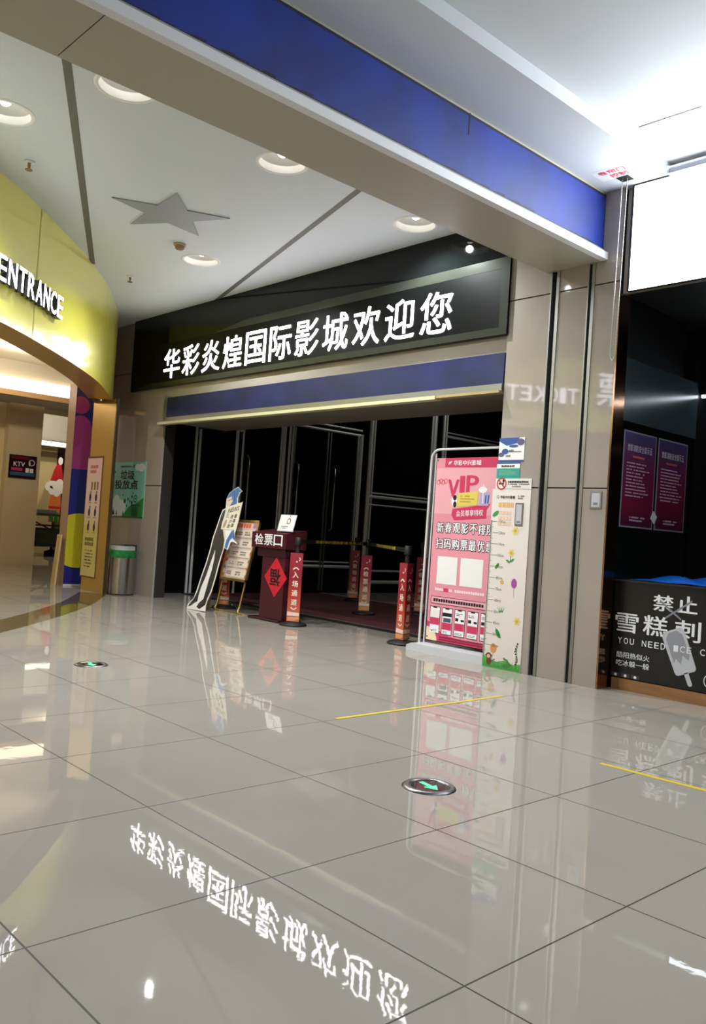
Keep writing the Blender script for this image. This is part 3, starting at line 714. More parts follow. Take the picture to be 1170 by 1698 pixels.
def chart(b, w, h):
    b.box(0,w,0,h,0,.004,M('chart_ivory',(226,216,208),.4)); 
    OC = M('orange_print',(220,170,110),.5)
    b.text('华彩中兴影城', .09,h-.085,.25,h-.058,7,INK,.03); b.ring(.065,h-.071,.010,.014,7,INK); b.rows(.28,.36,h-.05,h-.09,2,7,GREYT,.7,2)
    b.rows(.075,.255,h-.115,h-.165,1,7,OC,.85,5,0,False); b.rows(.08,.24,h-.185,h-.33,3,7,M('peach_print',(228,196,170),.5),.75,6,0)
    b.box(.265,.345,h-.32,h-.12,.004,.012,STEELD); b.rect(.275,h-.305,.335,h-.135,16,M('plate_grey',(188,186,190),.3)); b.rect(.285,h-.295,.325,h-.28,17,GREYT)
    for k in range(131):
        z = .10+k*.01
        if z > 1.31: break
        L = .085 if k % 10 == 0 else (.03 if k % 5 == 0 else .018)
        b.rect(.004,z-.0015,.004+L,z+.0015,7,G3)
    b.rect(.004,.05,.008,1.31,7,G3)
    for c in range(20,131,10): b.text(str(c)+'cm', .095,c/100-.013,.165,c/100+.013,7,GREYT,.0)
    # flowers, leaves, balloons
    b.ell(.05,1.37,.04,.018,7,LEAF,16,.6); b.ell(.10,.905,.032,.014,7,LEAF,16,.9); b.ell(.155,.31,.045,.02,7,LEAF,16,-1.0); b.line((.19,.27),(.125,.36),.005,8,G3)
    for u, v, r, m in [(.275,1.225,.035,YEL),(.245,1.03,.032,YEL),(.35,.44,.035,YEL)]:
        for q in range(6): b.ell(u+r*.6*math.cos(q*PI/3),v+r*.6*math.sin(q*PI/3),r*.5,r*.3,7,M('petal',(228,204,110),.5),12,q*PI/3)
        b.ell(u,v,r*.42,r*.42,8,M('petal_core',(206,170,70),.5),14)
    b.line((.245,1.0),(.235,.94),.006,7,LEAF); b.ell(.215,.955,.025,.01,7,LEAF,12,-.5); b.ell(.26,.965,.025,.01,7,LEAF,12,.6)
    b.ell(.295,.765,.030,.042,7,M('balloon_purple',(166,70,156),.5)); b.line((.295,.72),(.30,.64),.003,7,GREYT); b.ell(.165,.765,.02,.018,7,M('balloon_amber',(214,160,80),.5))
    b.ell(.115,.175,.034,.042,7,M('balloon_orange',(216,150,80),.5)); b.line((.115,.13),(.10,.06),.003,7,GREYT)
    for q in (-.5,-.2,.1,.4): b.poly([(.17+q*.03,.50),(.18+q*.03,.50),(.175+q*.10,.56)],7,LEAF)
    # grass strip with small animals
    b.poly([(.002,.002),(w-.002,.002),(w-.002,.075),(.33,.06),(.25,.085),(.15,.06),(.08,.08),(.002,.10)],7,M('meadow_green',(92,170,76),.5))
    for k in range(26): u = .01+k*.0155; b.poly([(u,.01),(u+.012,.01),(u+.008,.05+.02*(k%3))],8,LEAF)
    b.ell(.075,.055,.026,.034,9,BARK); b.ell(.07,.105,.03,.027,9.5,BARK); b.ell(.07,.10,.019,.017,10,M('monkey_face',(226,180,140),.5)); b.ell(.042,.108,.009,.009,9,BARK,10); b.ell(.098,.108,.009,.009,9,BARK,10); b.line((.10,.05),(.135,.085),.006,9,BARK)
    CR = M('croc_green',(70,130,60),.5); b.ell(.27,.045,.05,.02,9,CR,16,.2); b.poly([(.285,.05),(.31,.06),(.27,.10),(.235,.108),(.225,.098),(.262,.085)],9.5,CR); b.ell(.265,.106,.008,.008,10,WHITEP,10)
    for q in range(9): b.ell(.365+.012*math.sin(q*.9),.07+q*.022,.012,.006,8,G3,10,q*.8)
    b.line((.36,.05),(.372,.26),.004,7.5,G3)
paper('height_chart', -1.015, -.60, .0, 1.592, 'tall ivory height chart with green ruler, balloons and monkey on the pillar', 'height chart', chart, WY-.0315)
def plate(b, w, h):
    b.box(0,w,0,h,0,.006,STEELD); b.rect(.015,.015,w-.015,h-.015,8.5,M('plate_grey',(188,186,190),.3)); b.rect(w*.5-.02,.03,w*.5+.02,.05,9.5,GREYT)
paper('code_plate', -.02, .085, 1.44, 1.582, 'small grey framed plate on the pillar panel next to the bronze edge', 'plate', plate)

# ------------------------------------------------------------------ pink banner on a door-frame stand
bt = thing('banner_stand', 'pink cinema ticket banner hung in a white tube frame partly behind the pillar', 'banner', onwall(-1.94, 4.60, 0))
WT = M('stand_white', (214,214,212), .35)
b = MB(); b.slab([(-.06,0),(.95,0),(.95,.06),(.88,.075),(.0,.075),(-.06,.05)],-.04,.19,M('stand_tray',(206,208,212),.3)); b.build('base_tray', bt, bevel=.006)
pth = [(-.045,.06,.02),(-.038,1.0,.02),(-.03,1.90,.02)]+[(-.03+.10*(1-math.cos(a)),1.90+.095*math.sin(a),.02) for a in [PI/2*i/6 for i in range(1,7)]]
pth += [(.45,1.995,.02)]+[(.83+.1*math.sin(a),1.9+.095*math.cos(a),.02) for a in [PI/2*i/6 for i in range(7)]]+[(.935,.06,.02)]
b = MB(); b.tube(pth,.0125,WT,12); b.build('tube_frame', bt)
b = MB(); b.tube([(.0,.06,.0),(.012,1.96,.0)],.009,WT,10); b.build('pole', bt)
PINK = M('banner_pink',(224,144,158),.45); DPK = M('banner_rose',(204,56,96),.45); LPK = M('banner_blush',(234,168,178),.45)
b = MB(); w, h = .80, 1.80; o_ = .11
bb = MB(); bb.LS = .0008
b.box(.03,.03+w,o_,o_+h,.004,.0065,PINK)
def B(u): return .03+u
def V(v): return o_+v
b.rect(B(.0),V(1.25),B(w),V(h-.10),9.0,LPK)
b.poly([(B(.11),V(h)),(B(w-.02),V(h)),(B(w-.02),V(h-.10)),(B(.11),V(h-.09))],9.6,DPK)
b.text('华彩中兴影城', B(.22),V(h-.075),B(.56),V(h-.025),10.5,WHITEP,.03); b.poly([(B(.15),V(h-.07)),(B(.18),V(h-.05)),(B(.17),V(h-.07)),(B(.20),V(h-.03)),(B(.16),V(h-.04))],10.5,WHITEP)
for k in range(4): b.ring(B(.04+.03*k),V(1.56+.01*(k%2)),.018,.026,10,M('cloud_coral',(226,96,104),.5),16)
b.text('V', B(.17),V(1.405),B(.30),V(1.585),10.2,DPK,.045); b.text('I', B(.32),V(1.46),B(.37),V(1.62),10.2,DPK,.045); b.text('P', B(.40),V(1.46),B(.54),V(1.625),10.2,DPK,.045)
b.poly([(B(.24),V(1.30)),(B(.70),V(1.36)),(B(.66),V(1.30)),(B(.66),V(1.22)),(B(.27),V(1.19)),(B(.23),V(1.24))],10.4,DPK)
b.text('会员尊享特权', B(.29),V(1.235),B(.62),V(1.295),11.2,WHITEP,.01,rot=.06)
b.poly([(B(.285),V(1.32)),(B(.30),V(1.455)),(B(.55),V(1.475)),(B(.54),V(1.345))],11,M('ticket_yellow',(222,206,96),.4)); b.rows(B(.33),B(.52),V(1.44),V(1.36),3,11.8,M('ticket_gold',(186,150,60),.5),.5,3)
b.ell(B(.255),V(1.385),.035,.06,10.8,WHITEP); b.ell(B(.262),V(1.41),.022,.028,11.4,INK); b.ell(B(.265),V(1.345),.02,.03,11.4,INK)
b.poly([(B(.56),V(1.34)),(B(.575),V(1.48)),(B(.69),V(1.46)),(B(.675),V(1.34))],10.7,M('cup_lilac',(176,168,206),.5)); b.ell(B(.60),V(1.49),.05,.03,10.9,WHITEP); b.rect(B(.60),V(1.36),B(.61),V(1.54),11.2,WHITEP)
for u in (.63,.66): b.poly([(B(u),V(1.36)),(B(u+.015),V(1.36)),(B(u+.02),V(1.44)),(B(u+.004),V(1.44))],11.2,NB)
for row, (txt, v0) in enumerate([('新春观影不排队', 1.065), ('扫码购票最优惠', .905)]):
    for i, ch in enumerate(txt):
        u = B(.055+i*.104); b.text(ch,u,V(v0),u+.088,V(v0+.098),10.5,M('banner_plum',(60,22,40),.5),.13); b.text(ch,u,V(v0),u+.088,V(v0+.098),11.5,WHITEP,.02)
b.rect(B(.09),V(.56),B(.345),V(.83),10,PAPERW); b.rect(B(.385),V(.56),B(.66),V(.83),10,PAPERW)
b.rows(B(.08),B(.72),V(.525),V(.485),1,10,M('banner_pale',(248,216,220),.5),.7,8,.1,False); b.rect(B(.19),V(.488),B(.255),V(.522),11,DPK)
b.poly([(B(.04),V(.36)),(B(.74),V(.36)),(B(.76),V(.38)),(B(.74),V(.435)),(B(.04),V(.435)),(B(.03),V(.40))],10,INK); b.poly([(B(.045),V(.366)),(B(.735),V(.366)),(B(.752),V(.385)),(B(.735),V(.43)),(B(.045),V(.43)),(B(.038),V(.40))],10.8,LPK)
b.rows(B(.07),B(.72),V(.42),V(.378),1,11.6,INK,.75,14,.1,False)
for i in range(5):
    u = B(.035+i*.158); 
    if u+.13 > B(w): break
    b.rect(u,V(.07),u+.132,V(.335),10,INK); b.rect(u+.006,V(.078),u+.126,V(.328),10.8,WHITEP); b.rect(u+.04,V(.318),u+.09,V(.328),11.5,INK)
    rb = [.19,.155,.165,.16,.17][i]; b.rect(u+.008,V(rb-.035),u+.124,V(rb+.035),11.5,DPK)
    if i == 0: b.rect(u+.012,V(.20),u+.12,V(.30),11.4,PAPERW)
    elif i == 1: b.rect(u+.008,V(.25),u+.124,V(.285),11.5,INK); b.rect(u+.02,V(.195),u+.115,V(.235),11.5,M('still_grey',(70,84,100),.5))
    else: b.rect(u+.012,V(.22),u+.05,V(.25),11.5,INK); b.rect(u+.08,V(.22),u+.12,V(.24),11.5,INK); b.rows(u+.015,u+.11,V(.30),V(.27),2,11.5,GREYT,.6,i)
    b.rows(u+.015,u+.11,V(.11),V(.085),2,11.5,GREYT,.6,20+i)
b.poly([(B(0),V(0)),(B(.8),V(0)),(B(.8),V(.055)),(B(.5),V(.045)),(B(.3),V(.06)),(B(.14),V(.11)),(B(.06),V(.16)),(B(0),V(.19))],9.4,DPK)
b.poly([(B(0),V(0)),(B(.14),V(0))]+[(B(.14*math.cos(a)),V(.13*math.sin(a))) for a in [PI/2*i/10 for i in range(1,11)]],10.2,M('fan_cream',(240,214,180),.5))
b.rows(B(.17),B(.74),V(.055),V(.008),2,10.2,M('plum_text',(120,20,50),.5),.8,30,0,False)
b.build('banner', bt)
for u, v in [(.045,o_+h-.02),(.82,o_+h-.02),(.045,o_+.03),(.82,o_+.03)]:
    e = MB(); e.ell(u,v,.008,.008,12,INK,12); e.build('eyelet', bt)

# ------------------------------------------------------------------ ticket-check podium
MAR = M('podium_maroon', (74, 26, 34), .35, noise=.12, nscale=6, stretch=(1, 1, 6)); MARD = M('podium_dark', (52, 20, 28), .35)
pd = thing('ticket_podium', 'dark maroon ticket-check podium with white characters on its head', 'podium', at(-4.30, 4.54))
b = MB(); b.box(-.33,.26,-.15,.20,0,.03,MARD); b.build('base_plate', pd, bevel=.006)
b = MB(); b.box(-.155,.28,-.115,.15,.03,.76,MAR); b.build('pedestal', pd, bevel=.005)
b = MB(); b.box(-.25,.285,-.125,.16,.76,.862,MARD); b.build('collar', pd, bevel=.005)
b = MB(); b.slab([(-.14,.862),(.17,.862),(.17,1.09),(-.14,1.045)],-.36,.305,MAR)
head = b.build('head', pd, None); head.matrix_basis = frame((0,0,0),(0,1,0),(0,0,1)) @ Matrix.Translation((0,0,0)); 
b = MB(); 
for i, ch in enumerate('检票口'): b.text(ch,-.29+.185*i,.895,-.13+.185*i,1.025,1,WHITEP,.035)
lt = b.build('lettering', pd); lt.matrix_basis = frame((0,-.1415,0),(1,0,0),(0,0,1))
# red fortune diamond
b = MB(); RP = M('fortune_red',(204,32,52),.45); b.slab([(0,-.235),(.215,0),(0,.235),(-.215,0)],0,.0015,RP); b.text('福',-.095,-.10,.095,.10,3,INK,.035,rot=PI)
b.build('fortune_paper', None, onwall(-4.175,4.4235,.525), 'red diamond paper with upside-down black character on the podium front', 'paper decoration')
# card in acrylic stand on the podium
t = thing('card_stand', 'white card in a clear tilted stand on top of the podium', 'card stand', frame((-4.12,4.47,1.072),(1,0,0),(0,.25,.97)))
b = MB(); b.box(-.15,.15,.0,.205,-.004,0,M('acrylic_rim',(196,200,206),.15)); b.build('holder', t)
b = MB(); b.rect(-.14,.012,.14,.195,1,PAPERW); b.ring(.03,.125,.025,.036,2,M('medal_brown',(110,40,30),.5)); b.line((.03,.16),(.04,.2),.012,2,M('medal_red',(170,40,44),.5)); b.rows(-.09,.07,.07,.03,2,2,GREYT,.6,5); b.build('card', t)
b = MB(); b.add([(-.15,0,-.004),(.15,0,-.004),(.15,.012,-.05),(-.15,.012,-.05)],[(0,1,2,3)],MATS['acrylic_rim']); b.build('foot', t)

# ------------------------------------------------------------------ stanchions with printed sleeves and belts
SLV = ramp_material('sleeve_print', [(0,(206,116,84)),(.35,(180,62,48)),(.6,(138,32,42)),(1,(150,42,58))], 'Z', .4)
SLV2 = ramp_material('sleeve_print_pale', [(0,(196,150,110)),(.3,(176,120,90)),(.6,(150,40,50)),(1,(140,24,44))], 'Z', .4)
CREAM = M('sleeve_cream', (240, 214, 196), .45)
def stanchion(x, y, rz, txt, label, mat=None, h=.835, z=0):
    mat = mat or SLV
    t = thing('queue_post', label, 'queue post', at(x, y, z, rz), 'queue posts with printed sleeves')
    b = MB(); b.lathe([(.0,.0),(.158,.0),(.16,.012),(.145,.028),(.06,.045),(.0,.046)], BLACKM); b.build('base', t)
    b = MB(); b.cyl(0,0,.045,.97,.026,.026,BLACKM,16); b.build('post', t)
    b = MB(); b.lathe([(0,.92),(.036,.92),(.038,.93),(.038,1.005),(.03,1.015),(0,1.016)], BLACKM, n=20); b.build('belt_head', t)
    r = .085; P3 = [(r*math.cos(a), r*math.sin(a)) for a in (-PI/2+PI/3, -PI/2+PI, -PI/2-PI/3)]
    b = MB(); z0 = .05
    vs = [(p[0],p[1],z0) for p in P3]+[(p[0],p[1],z0+h-.05) for p in P3]
    b.add(vs, [(0,1,4,3),(1,2,5,4),(2,0,3,5)], mat); sl = b.build('sleeve', t)
    # lettering on the faces: local frame of each face
    for k in range(3):
        a_, c_ = P3[k], P3[(k+1)%3]; u = Vector((c_[0]-a_[0], c_[1]-a_[1], 0)); wd = u.length; u.normalize()
        F = frame((a_[0], a_[1], 0), u, (0,0,1))
        if F.col[2].xyz.dot(Vector((a_[0]+c_[0], a_[1]+c_[1], 0))) < 0: F = frame((c_[0], c_[1], 0), -u, (0,0,1))
        b = MB(); cx = wd/2; top = z0+h-.05
        b.line((cx-.035,top-.19),(cx,top-.165),.014,1,CREAM); b.line((cx+.035,top-.19),(cx,top-.165),.014,1,CREAM)
        b.line((cx-.035,top-.625),(cx,top-.65),.014,1,CREAM); b.line((cx+.035,top-.625),(cx,top-.65),.014,1,CREAM)
        b.line((cx+.03,top-.09),(cx+.045,top-.07),.01,1,CREAM); b.line((cx+.03,top-.05),(cx+.045,top-.07),.01,1,CREAM); b.ell(cx+.005,top-.10,.012,.008,1,CREAM,10)
        for i, ch in enumerate(txt): b.text(ch, cx-.033, top-.285-.105*i, cx+.033, top-.215-.105*i, 1, CREAM, .035)
        b.poly([(.004,z0+.065),(wd-.004,z0+.065),(wd-.004,z0+.1),(.004,z0+.11)],1,CREAM); b.poly([(.01,z0+.005),(wd*.6,z0+.01),(wd-.006,z0+.03),(wd-.006,z0+.055),(.01,z0+.045)],1,M('sleeve_gold',(226,160,110),.45))
        o = b.build('lettering', sl); o.matrix_basis = F
    return t
def belt(parent, a, c, txt, z=.968):
    d = Vector((c[0]-a[0], c[1]-a[1], 0)); l = d.length; d.normalize()
    F = frame((a[0], a[1], 0), d, (0,0,1)); 
    if F.col[2].xyz.dot(Vector((.78,-.62,0))) < 0: F = frame((c[0], c[1], 0), -d, (0,0,1))
    b = MB(); b.box(.03,l-.03,z-.024,z+.024,-.001,.001,BLACKM); o = b.build('belt', parent, F)
    e = MB(); YT = M('belt_yellow',(226,206,60),.5)
    cu = l*(.5 if F.col[0].xyz.dot(d) > 0 else .5)+(.12 if l > 1.9 else 0)*(1 if F.col[0].xyz.dot(d) > 0 else -1)*(1 if a == pA else 0); hw = min(.68, l*.36)
    e.text(txt,cu-hw,z-.018,cu+hw,z+.018,2.5,YT,.03); q = e.build('lettering', o)
pA, pB, pC, pD, pE, pF = (-3.85,4.47), (-6.20,7.60), (-4.58,6.29), (-2.29,4.66), (-4.40,7.2), (-5.62,4.72)
sA = stanchion(*pA, .72, '入场通道', 'red queue post sleeve standing beside the podium')
sB = stanchion(*pB, .6, '散场通道', 'red queue post farthest back on the carpet, behind the belt', h=.81, z=.0125)
sC = stanchion(*pC, .7, '检票通道', 'fading red and tan queue post in the middle of the carpet', SLV2, .80, z=.0125)
sD = stanchion(*pD, -.25, '入场通道', 'red and orange queue post with two faces showing beside the pink banner')
sE = stanchion(*pE, .7, '检票通道', 'dim red queue post half hidden behind the banner frame', h=.81, z=.0125)
sF = stanchion(*pF, .7, '入场通道', 'red queue post hidden behind the cardboard figure and the menu easel')
belt(sC, pA, pC, '华彩中兴国际影城 检票入口'); belt(sC, pC, pD, '华彩中兴国际影城 检票')

# ------------------------------------------------------------------ leaning cardboard figure
TH = math.radians(19)
cf = thing('cardboard_figure', 'leaning cardboard cut-out of a suited figure holding a newspaper', 'cut-out', frame((-5.43,4.16,.006),(1,0,0),(0,math.sin(TH),math.cos(TH))))
OUT = [(-.2,-.005),(-.215,.047),(-.129,.146),(-.127,.244),(-.139,.432),(-.143,.618),(-.164,.813),(-.198,.971),(-.202,1.141),(-.209,1.27),(-.203,1.365),(-.147,1.388),(-.177,1.452),(-.204,1.52),(-.184,1.616),(-.09,1.67),(-.037,1.696),(.024,1.662),(.092,1.637),(.053,1.611),(.045,1.542),(.077,1.475),(.14,1.459),(.181,1.49),(.195,1.41),(.235,1.235),(.25,1.095),(.252,1.045),(.306,.974),(.387,.914),(.28,.94),(.233,.929),(.229,.822),(.139,.849),(.143,.751),(.162,.609),(.19,.437),(.206,.262),(.187,.141),(.193,.078),(.226,.003)]
SUIT = [(-.185,.022),(-.173,.06),(-.117,.139),(-.098,.231),(-.115,.426),(-.118,.624),(-.139,.806),(-.172,.964),(-.177,1.134),(-.187,1.279),(-.179,1.348),(-.139,1.375),(-.111,1.282),(-.106,1.18),(-.084,1.096),(-.007,1.083),(.048,1.002),(.088,.945),(.126,.824),(.128,.742),(.139,.611),(.168,.452),(.185,.268),(.168,.163),(.176,.084),(.08,.017),(.003,.04),(.02,.09),(.091,.154),(.077,.265),(.057,.409),(.046,.538),(.013,.684),(-.038,.813),(-.043,.729),(-.039,.597),(-.033,.441),(-.052,.293),(-.042,.188),(-.021,.11),(-.064,.089),(-.132,.04)]
PAP = [(-.127,1.401),(.186,1.481),(.195,1.41),(.235,1.235),(.229,1.096),(-.082,1.093),(-.081,1.266)]
HAIR = [(-.197,1.521),(-.17,1.617),(-.074,1.666),(-.032,1.688),(.029,1.654),(.085,1.637),(.037,1.615),(.03,1.534),(.067,1.457),(.004,1.413),(-.077,1.411),(-.04,1.489),(-.107,1.557)]
FACE = [(-.197,1.521),(-.107,1.557),(-.04,1.489),(-.077,1.411),(-.113,1.402),(-.177,1.452)]
HAIR2 = [(.17,1.083),(.217,1.093),(.256,1.037),(.355,.936),(.239,.987),(.206,.952),(.207,.837),(.141,.858),(.128,.948),(.151,1.024)]
HAND = [(-.02,1.082),(.015,1.092),(.093,.996),(.063,.977)]
b = MB(); b.slab(OUT,-.006,0,PAPERW,M('cardboard',(170,150,120),.7)); b.build('board', cf)
b = MB(); b.poly(SUIT,1,M('suit_black',(34,30,28),.5)); b.line((-.16,.05),(-.06,.10),.006,2,GREYT); b.line((.03,.06),(.10,.12),.006,2,GREYT); b.line((-.15,1.3),(-.12,.9),.005,2,M('suit_fold',(52,46,42),.5)); b.build('printed_suit', cf)
b = MB(); HB = M('hair_blue',(64,112,168),.5); HS = M('hair_shade',(36,66,120),.5)
b.poly(FACE,2,M('face_print',(226,204,192),.5)); b.poly(HAIR,3,HB)
b.line((-.09,1.64),(.02,1.46),.012,4,HS); b.line((-.03,1.67),(.02,1.55),.01,4,HS)
b.ell(-.135,1.498,.018,.008,4,INK,12,.4); b.ell(-.09,1.51,.016,.008,4,INK,12,.4); b.line((-.13,1.435),(-.11,1.44),.005,4,M('lip_print',(170,100,96),.5)); b.build('printed_head', cf)
b = MB(); b.poly(HAIR2,3,HB); b.line((.2,1.06),(.16,.88),.01,4,HS); b.line((.22,1.06),(.3,.96),.008,4,HS); b.build('printed_hair', cf)
b = MB(); b.poly(PAP,5,M('newsprint',(232,226,204),.55)); b.text('NEWS',-.06,1.345,.16,1.405,6,INK,.02,rot=.2); b.line((-.07,1.315),(.17,1.375),.005,6,M('news_red',(150,60,50),.5))
for r_, (tx, v) in enumerate([('速看',1.245),('沙滩',1.18),('故事',1.115)]):
    for i, ch in enumerate(tx): b.text(ch,.04+.075*i,v+.012*i,.10+.075*i,v+.055+.012*i,6,M('news_brown',(70,56,50),.5),.03)
b.ell(-.03,1.17,.03,.06,6,M('news_fig',(176,150,130),.5)); b.rows(-.06,.02,1.31,1.25,3,6,GREYT,.6,4)
b.build('printed_newspaper', cf)
b = MB(); b.poly(HAND,6,M('face_print',(226,204,192),.5)); b.build('printed_hand', cf)
b = MB(); b.add([(-.05,.9,-.007),(.05,.9,-.007),(.05,.03,-.16),(-.05,.03,-.16)],[(0,1,2,3),(3,2,1,0)],M('cardboard',(170,150,120),.7)); b.build('back_strut', cf)

# ------------------------------------------------------------------ menu easel
TE = math.radians(12)
ez = thing('menu_easel', 'gold framed menu board on a bent tube easel behind the cardboard figure', 'easel', frame((-4.93,4.46,0),(1,0,0),(0,math.sin(TE),math.cos(TE))))
GT = M('gold_tube', (196,164,92), .28, metal=.85)
b = MB(); x0, x1, y0, y1 = -.56, .015, .405, 1.205
for q in ((x0,x1,y0,y0+.03),(x0,x1,y1-.03,y1),(x0,x0+.025,y0,y1),(x1-.025,x1,y0,y1)): b.box(q[0],q[1],q[2],q[3],-.01,.02,GT)
b.build('frame', ez)
b = MB(); b.rect(x0+.02,y0+.025,x1-.02,y1-.025,10,M('menu_paper',(226,204,196),.5)); RO = M('menu_orange',(222,110,84),.5); MP = M('menu_purple',(170,130,160),.5)
b.rect(x0+.05,1.095,x1-.13,1.165,11,M('menu_peach',(240,190,170),.5)); b.rows(x0+.07,x1-.14,1.16,1.10,1,12,RO,.95,3,0,False); b.rect(x1-.12,1.10,x1-.04,1.16,11,MP)
for k in range(5):
    yb = .98-.13*k; b.rect(x0+.09,yb,x1-.06,yb+.09,11,M('menu_cream',(240,224,200),.5)); b.rows(x0+.11,x0+.28,yb+.07,yb+.02,2,12,MP if k else GREYT,.7,k); b.rows(x0+.31,x1-.09,yb+.075,yb+.015,2,12,GREYT,.7,k+9); b.line((x0+.09,yb-.015),(x1-.06,yb-.015),.004,12,M('menu_line',(120,100,90),.5))
for k in range(7): b.ell(x0+.05,.47+.1*k,.022,.03,11,MP if k%2 else RO,10,k); b.ell(x1-.045,.47+.1*k,.018,.026,11,RO if k%2 else MP,10,k)
b.build('menu_sheet', ez)
def eleg(u):
    b = MB(); dz = -.02
    pts = [(u,1.0,dz),(u,.5,dz),(u,.09,dz-.0),(u+.005,.035,dz+.015),(u+.03,.012,dz+.02),(u+.08,.012,dz)]
    b.tube(pts,.013,GT,10); return b.build('leg', ez)
eleg(-.03); eleg(-.53)
b = MB(); b.tube([(.05,.012,-.02),(.16,.015,-.18),(.16,.02,-.28)],.012,GT,10); b.tube([(-.45,.012,-.02),(.05,.012,-.02)],.012,GT,10); b.build('foot_bar', ez)

# ------------------------------------------------------------------ kiosk
KY = 4.55
kc = thing('kiosk_counter', 'black ice cream kiosk counter with white characters and popsicle print', 'counter', onwall(.14, KY, 0))
b = MB(); b.box(0,2.2,0,.10,-.6,-.02,BLACKM); b.box(.02,2.2,0,.092,-.02,.0,M('kiosk_wood',(150,108,66),.35,noise=.2,nscale=3,stretch=(1,8,8))); b.build('plinth', kc)
b = MB(); b.box(0,2.2,.10,.87,-.6,0,M('kiosk_black',(17,19,23),.25)); b.build('front_panel', kc)
b = MB(); b.box(-.0,2.25,.87,.885,-.6,.02,M('kiosk_top',(34,36,40),.3)); b.build('counter_top', kc)
b = MB()
def kt(t_, x0, x1, z0, z1, bold): b.text(t_,x0-.14,z0,x1-.14,z1,1,WHITEP,bold)
kt('禁',.485,.645,.668,.79,.03); kt('止',.68,.835,.675,.80,.035)
kt('雪',.168,.365,.465,.615,.02); kt('糕',.41,.61,.468,.622,.02); kt('刺',.668,.872,.460,.617,.02); kt('客',.94,1.14,.46,.615,.02)
for i, c in enumerate('YOU NEED ICE CREAM'):
    if c != ' ': u = .20+i*.0522; b.text(c,u-.14,.372,u+.036-.14,.420,5,WHITEP,.012)
kt('酷阳热似火',.193,.478,.258,.306,.008); kt('吃冰躲一躲',.193,.478,.193,.241,.008)
b.build('lettering', kc)
b = MB(); PS = M('popsicle_print',(150,152,160),.4); PS2 = M('popsicle_light',(196,198,204),.4)
def loc(u, v, cu=.575, cv=.372, a=.40):   # popsicle axis, leaning
    return (cu+u*math.cos(a)-v*math.sin(a), cv+u*math.sin(a)+v*math.cos(a))
rr_ = []
for (cx, cy, s_) in [(.05,.15,0),(-.05,.15,1),(-.06,-.12,2),(.06,-.12,3)]:
    rad = .045 if cy > 0 else .028
    for i in range(7):
        a = s_*PI/2+PI/2*i/6; rr_.append(loc(cx+rad*math.cos(a), cy+rad*math.sin(a)-.02))
b.poly(rr_,2,PS2); b.poly([loc(u*.86, -.02+v) for u, v in [(-.08,-.05),(-.05,-.02),(-.02,-.07),(.02,-.01),(.06,-.06),(.085,-.02),(.08,.14),(.04,.18),(-.04,.18),(-.08,.14)]],3,PS)
b.poly([loc(-.018,-.16),loc(.018,-.16),loc(.018,-.25),loc(.01,-.265),loc(-.01,-.265),loc(-.018,-.25)],2,PS2); b.build('popsicle_print', kc)
b = MB(); CRM = M('cross_grey',(128,132,146),.4); b.line((.398,.747),(.576,.619),.014,4,CRM); b.line((.455,.622),(.657,.77),.014,4.5,CRM); b.build('crossed_sticks_print', kc)
b = MB()
for i in range(3):
    b = MB(); u = .02+.085*i; b.rect(u,.105,u+.07,.135,1,M('icon_grey',(60,60,64),.4)); b.ell(u+.035,.118,.012,.012,2,WHITEP,10); b.build('icon_print', kc)
b = MB(); b.ring(.83,.19,.05,.056,1,WHITEP); b.build('ring_print', kc)
# blue plastic sheet crumpled over the counter
b = MB(); TARP = M('blue_plastic',(20,92,190),.3,noise=.35,nscale=5); nx, ny = 30, 9; rr = random.Random(3); vs = []
for j in range(ny):
    for i in range(nx):
        x = .10+i*(2.0/(nx-1)); y = -.02-.5*j/(ny-1); e_ = min(i/3, 1)*min(1, j/2+.15)
        vs.append((x+.01*math.sin(j*1.7), .8865+(.028+.02*math.sin(i*1.1+j)+.016*rr.random())*e_, y+.012*math.sin(i*.9)))
b.add(vs, [(j*nx+i, j*nx+i+1, (j+1)*nx+i+1, (j+1)*nx+i) for j in range(ny-1) for i in range(nx-1)], TARP, True)
b.build('plastic_sheet', None, onwall(.14, KY, 0), 'crumpled blue plastic sheet spread over the kiosk counter top', 'plastic sheet')
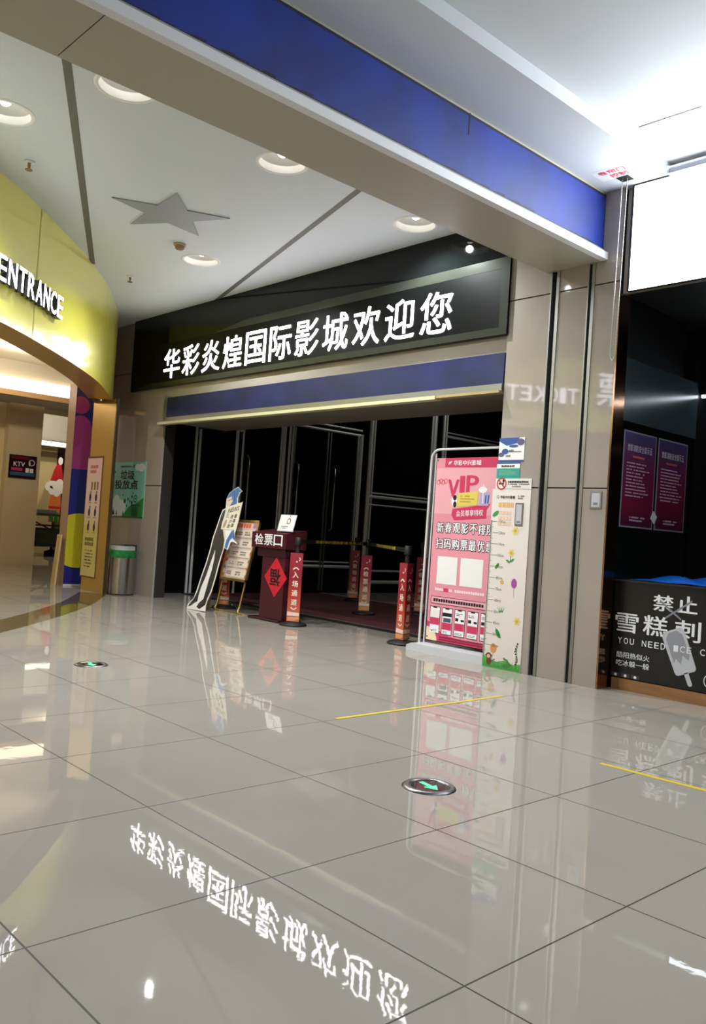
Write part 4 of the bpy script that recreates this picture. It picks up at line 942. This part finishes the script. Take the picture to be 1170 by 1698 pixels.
# fire-safety posters on the dark side wall
for k, (y0, y1, lab) in enumerate([(4.575,5.115,'blue to red safety poster on the dark kiosk wall, next to the bronze pillar edge'),(5.155,5.69,'blue to red safety poster on the dark kiosk wall, farther from the pillar')]):
    w, h = y1-y0, .80
    b = MB(); b.box(0,w,0,h,0,.004,M('poster_silver',(150,146,160),.3)); b.rect(.012,.012,w-.012,h-.012,5.5,ramp_material('poster_blend%d' % k,[(0,(70,26,52)),(.25,(120,24,52)),(.6,(118,34,70)),(1,(64,66,118))]))
    for i, ch in enumerate('禁影消防安全提示五条'[:9]): b.text(ch,.06+i*.046,h-.165,.10+i*.046,h-.11,7,M('poster_white',(214,206,216),.5),.02)
    b.rows(.15,.40,h-.195,h-.22,1,7,M('poster_coral',(220,100,100),.5),.8,5); b.rows(.06,.47,h-.25,h-.55,11,7,M('poster_pale',(206,180,196),.5),.42,40+k); b.rows(.15,.42,.10,.05,2,7,M('poster_pale',(206,180,196),.5),.6,2)
    b.build('safety_poster', None, frame((.1305, y0, 1.311), (0,1,0), (0,0,1)), lab, 'poster', 'fire-safety posters in the kiosk')
b = MB(); b.box(-.04,.04,-.04,.04,0,.004,PAPERW); b.build('sticker', None, frame((.136,5.13,1.415),(0,.8,-.6),(0,.6,.8)), 'small white square sticker between the two safety posters', 'sticker')
# tube light at the back of the kiosk
t = thing('kiosk_tube_light', 'thin white tube light across the dark kiosk ceiling', 'strip light', Matrix.Translation((.14, 5.90, 2.575)))
b = MB(); b.box(0,2.4,-.012,.012,0,.024,M('cold_tube',(240,248,255),.5,emit=9,ecol=(236,246,255))); b.build('tube', t)
b = MB(); b.box(0,2.4,-.02,.02,.0245,.05,BLACKM); b.box(.3,.32,-.006,.006,.05,.62,BLACKM); b.box(2.0,2.02,-.006,.006,.05,.62,BLACKM); b.build('housing', t)
# small things at the kiosk's far side
b = MB(); b.box(0,.25,.06,.34,-.2,0,M('machine_white',(206,204,200),.4)); b.box(.02,.23,.24,.32,0,.01,BLACKG); b.box(.03,.09,.34,.42,-.12,-.05,PAPERW)
b.build('counter_machine', None, onwall(1.06, 4.98, .8855), 'white machine standing on the kiosk counter at the picture edge', 'machine', bevel=.008)

# small spotlights
def spotlight(x, y, z, drop, label, grp):
    t = thing('spotlight', label, 'spotlight', Matrix.Translation((x, y, z)), grp)
    b = MB(); b.tube([(0,0,0),(.02,.01,-drop*.4),(-.015,0,-drop*.7),(0,0,-drop)],.009,WHITE,8); b.build('stem', t)
    b = MB(); b.tube([(-.01,.02,-drop),(-.07,-.05,-drop-.08)],.03,WHITE,12,[.026,.04]); b.build('head', t)
spotlight(-7.30, 6.05, 4.3, 1.62, 'small white spotlight on a thin stem hanging in front of the dark lobby glass', None)
for (x, y), lab in zip([(-.0+.55,7.6),(.80,7.2)], ['small white kiosk spotlight hanging deeper in the dark kiosk', 'small white kiosk spotlight hanging nearer the blank screen edge']):
    spotlight(x, y, 3.19, .14, lab, 'spotlights in the kiosk')
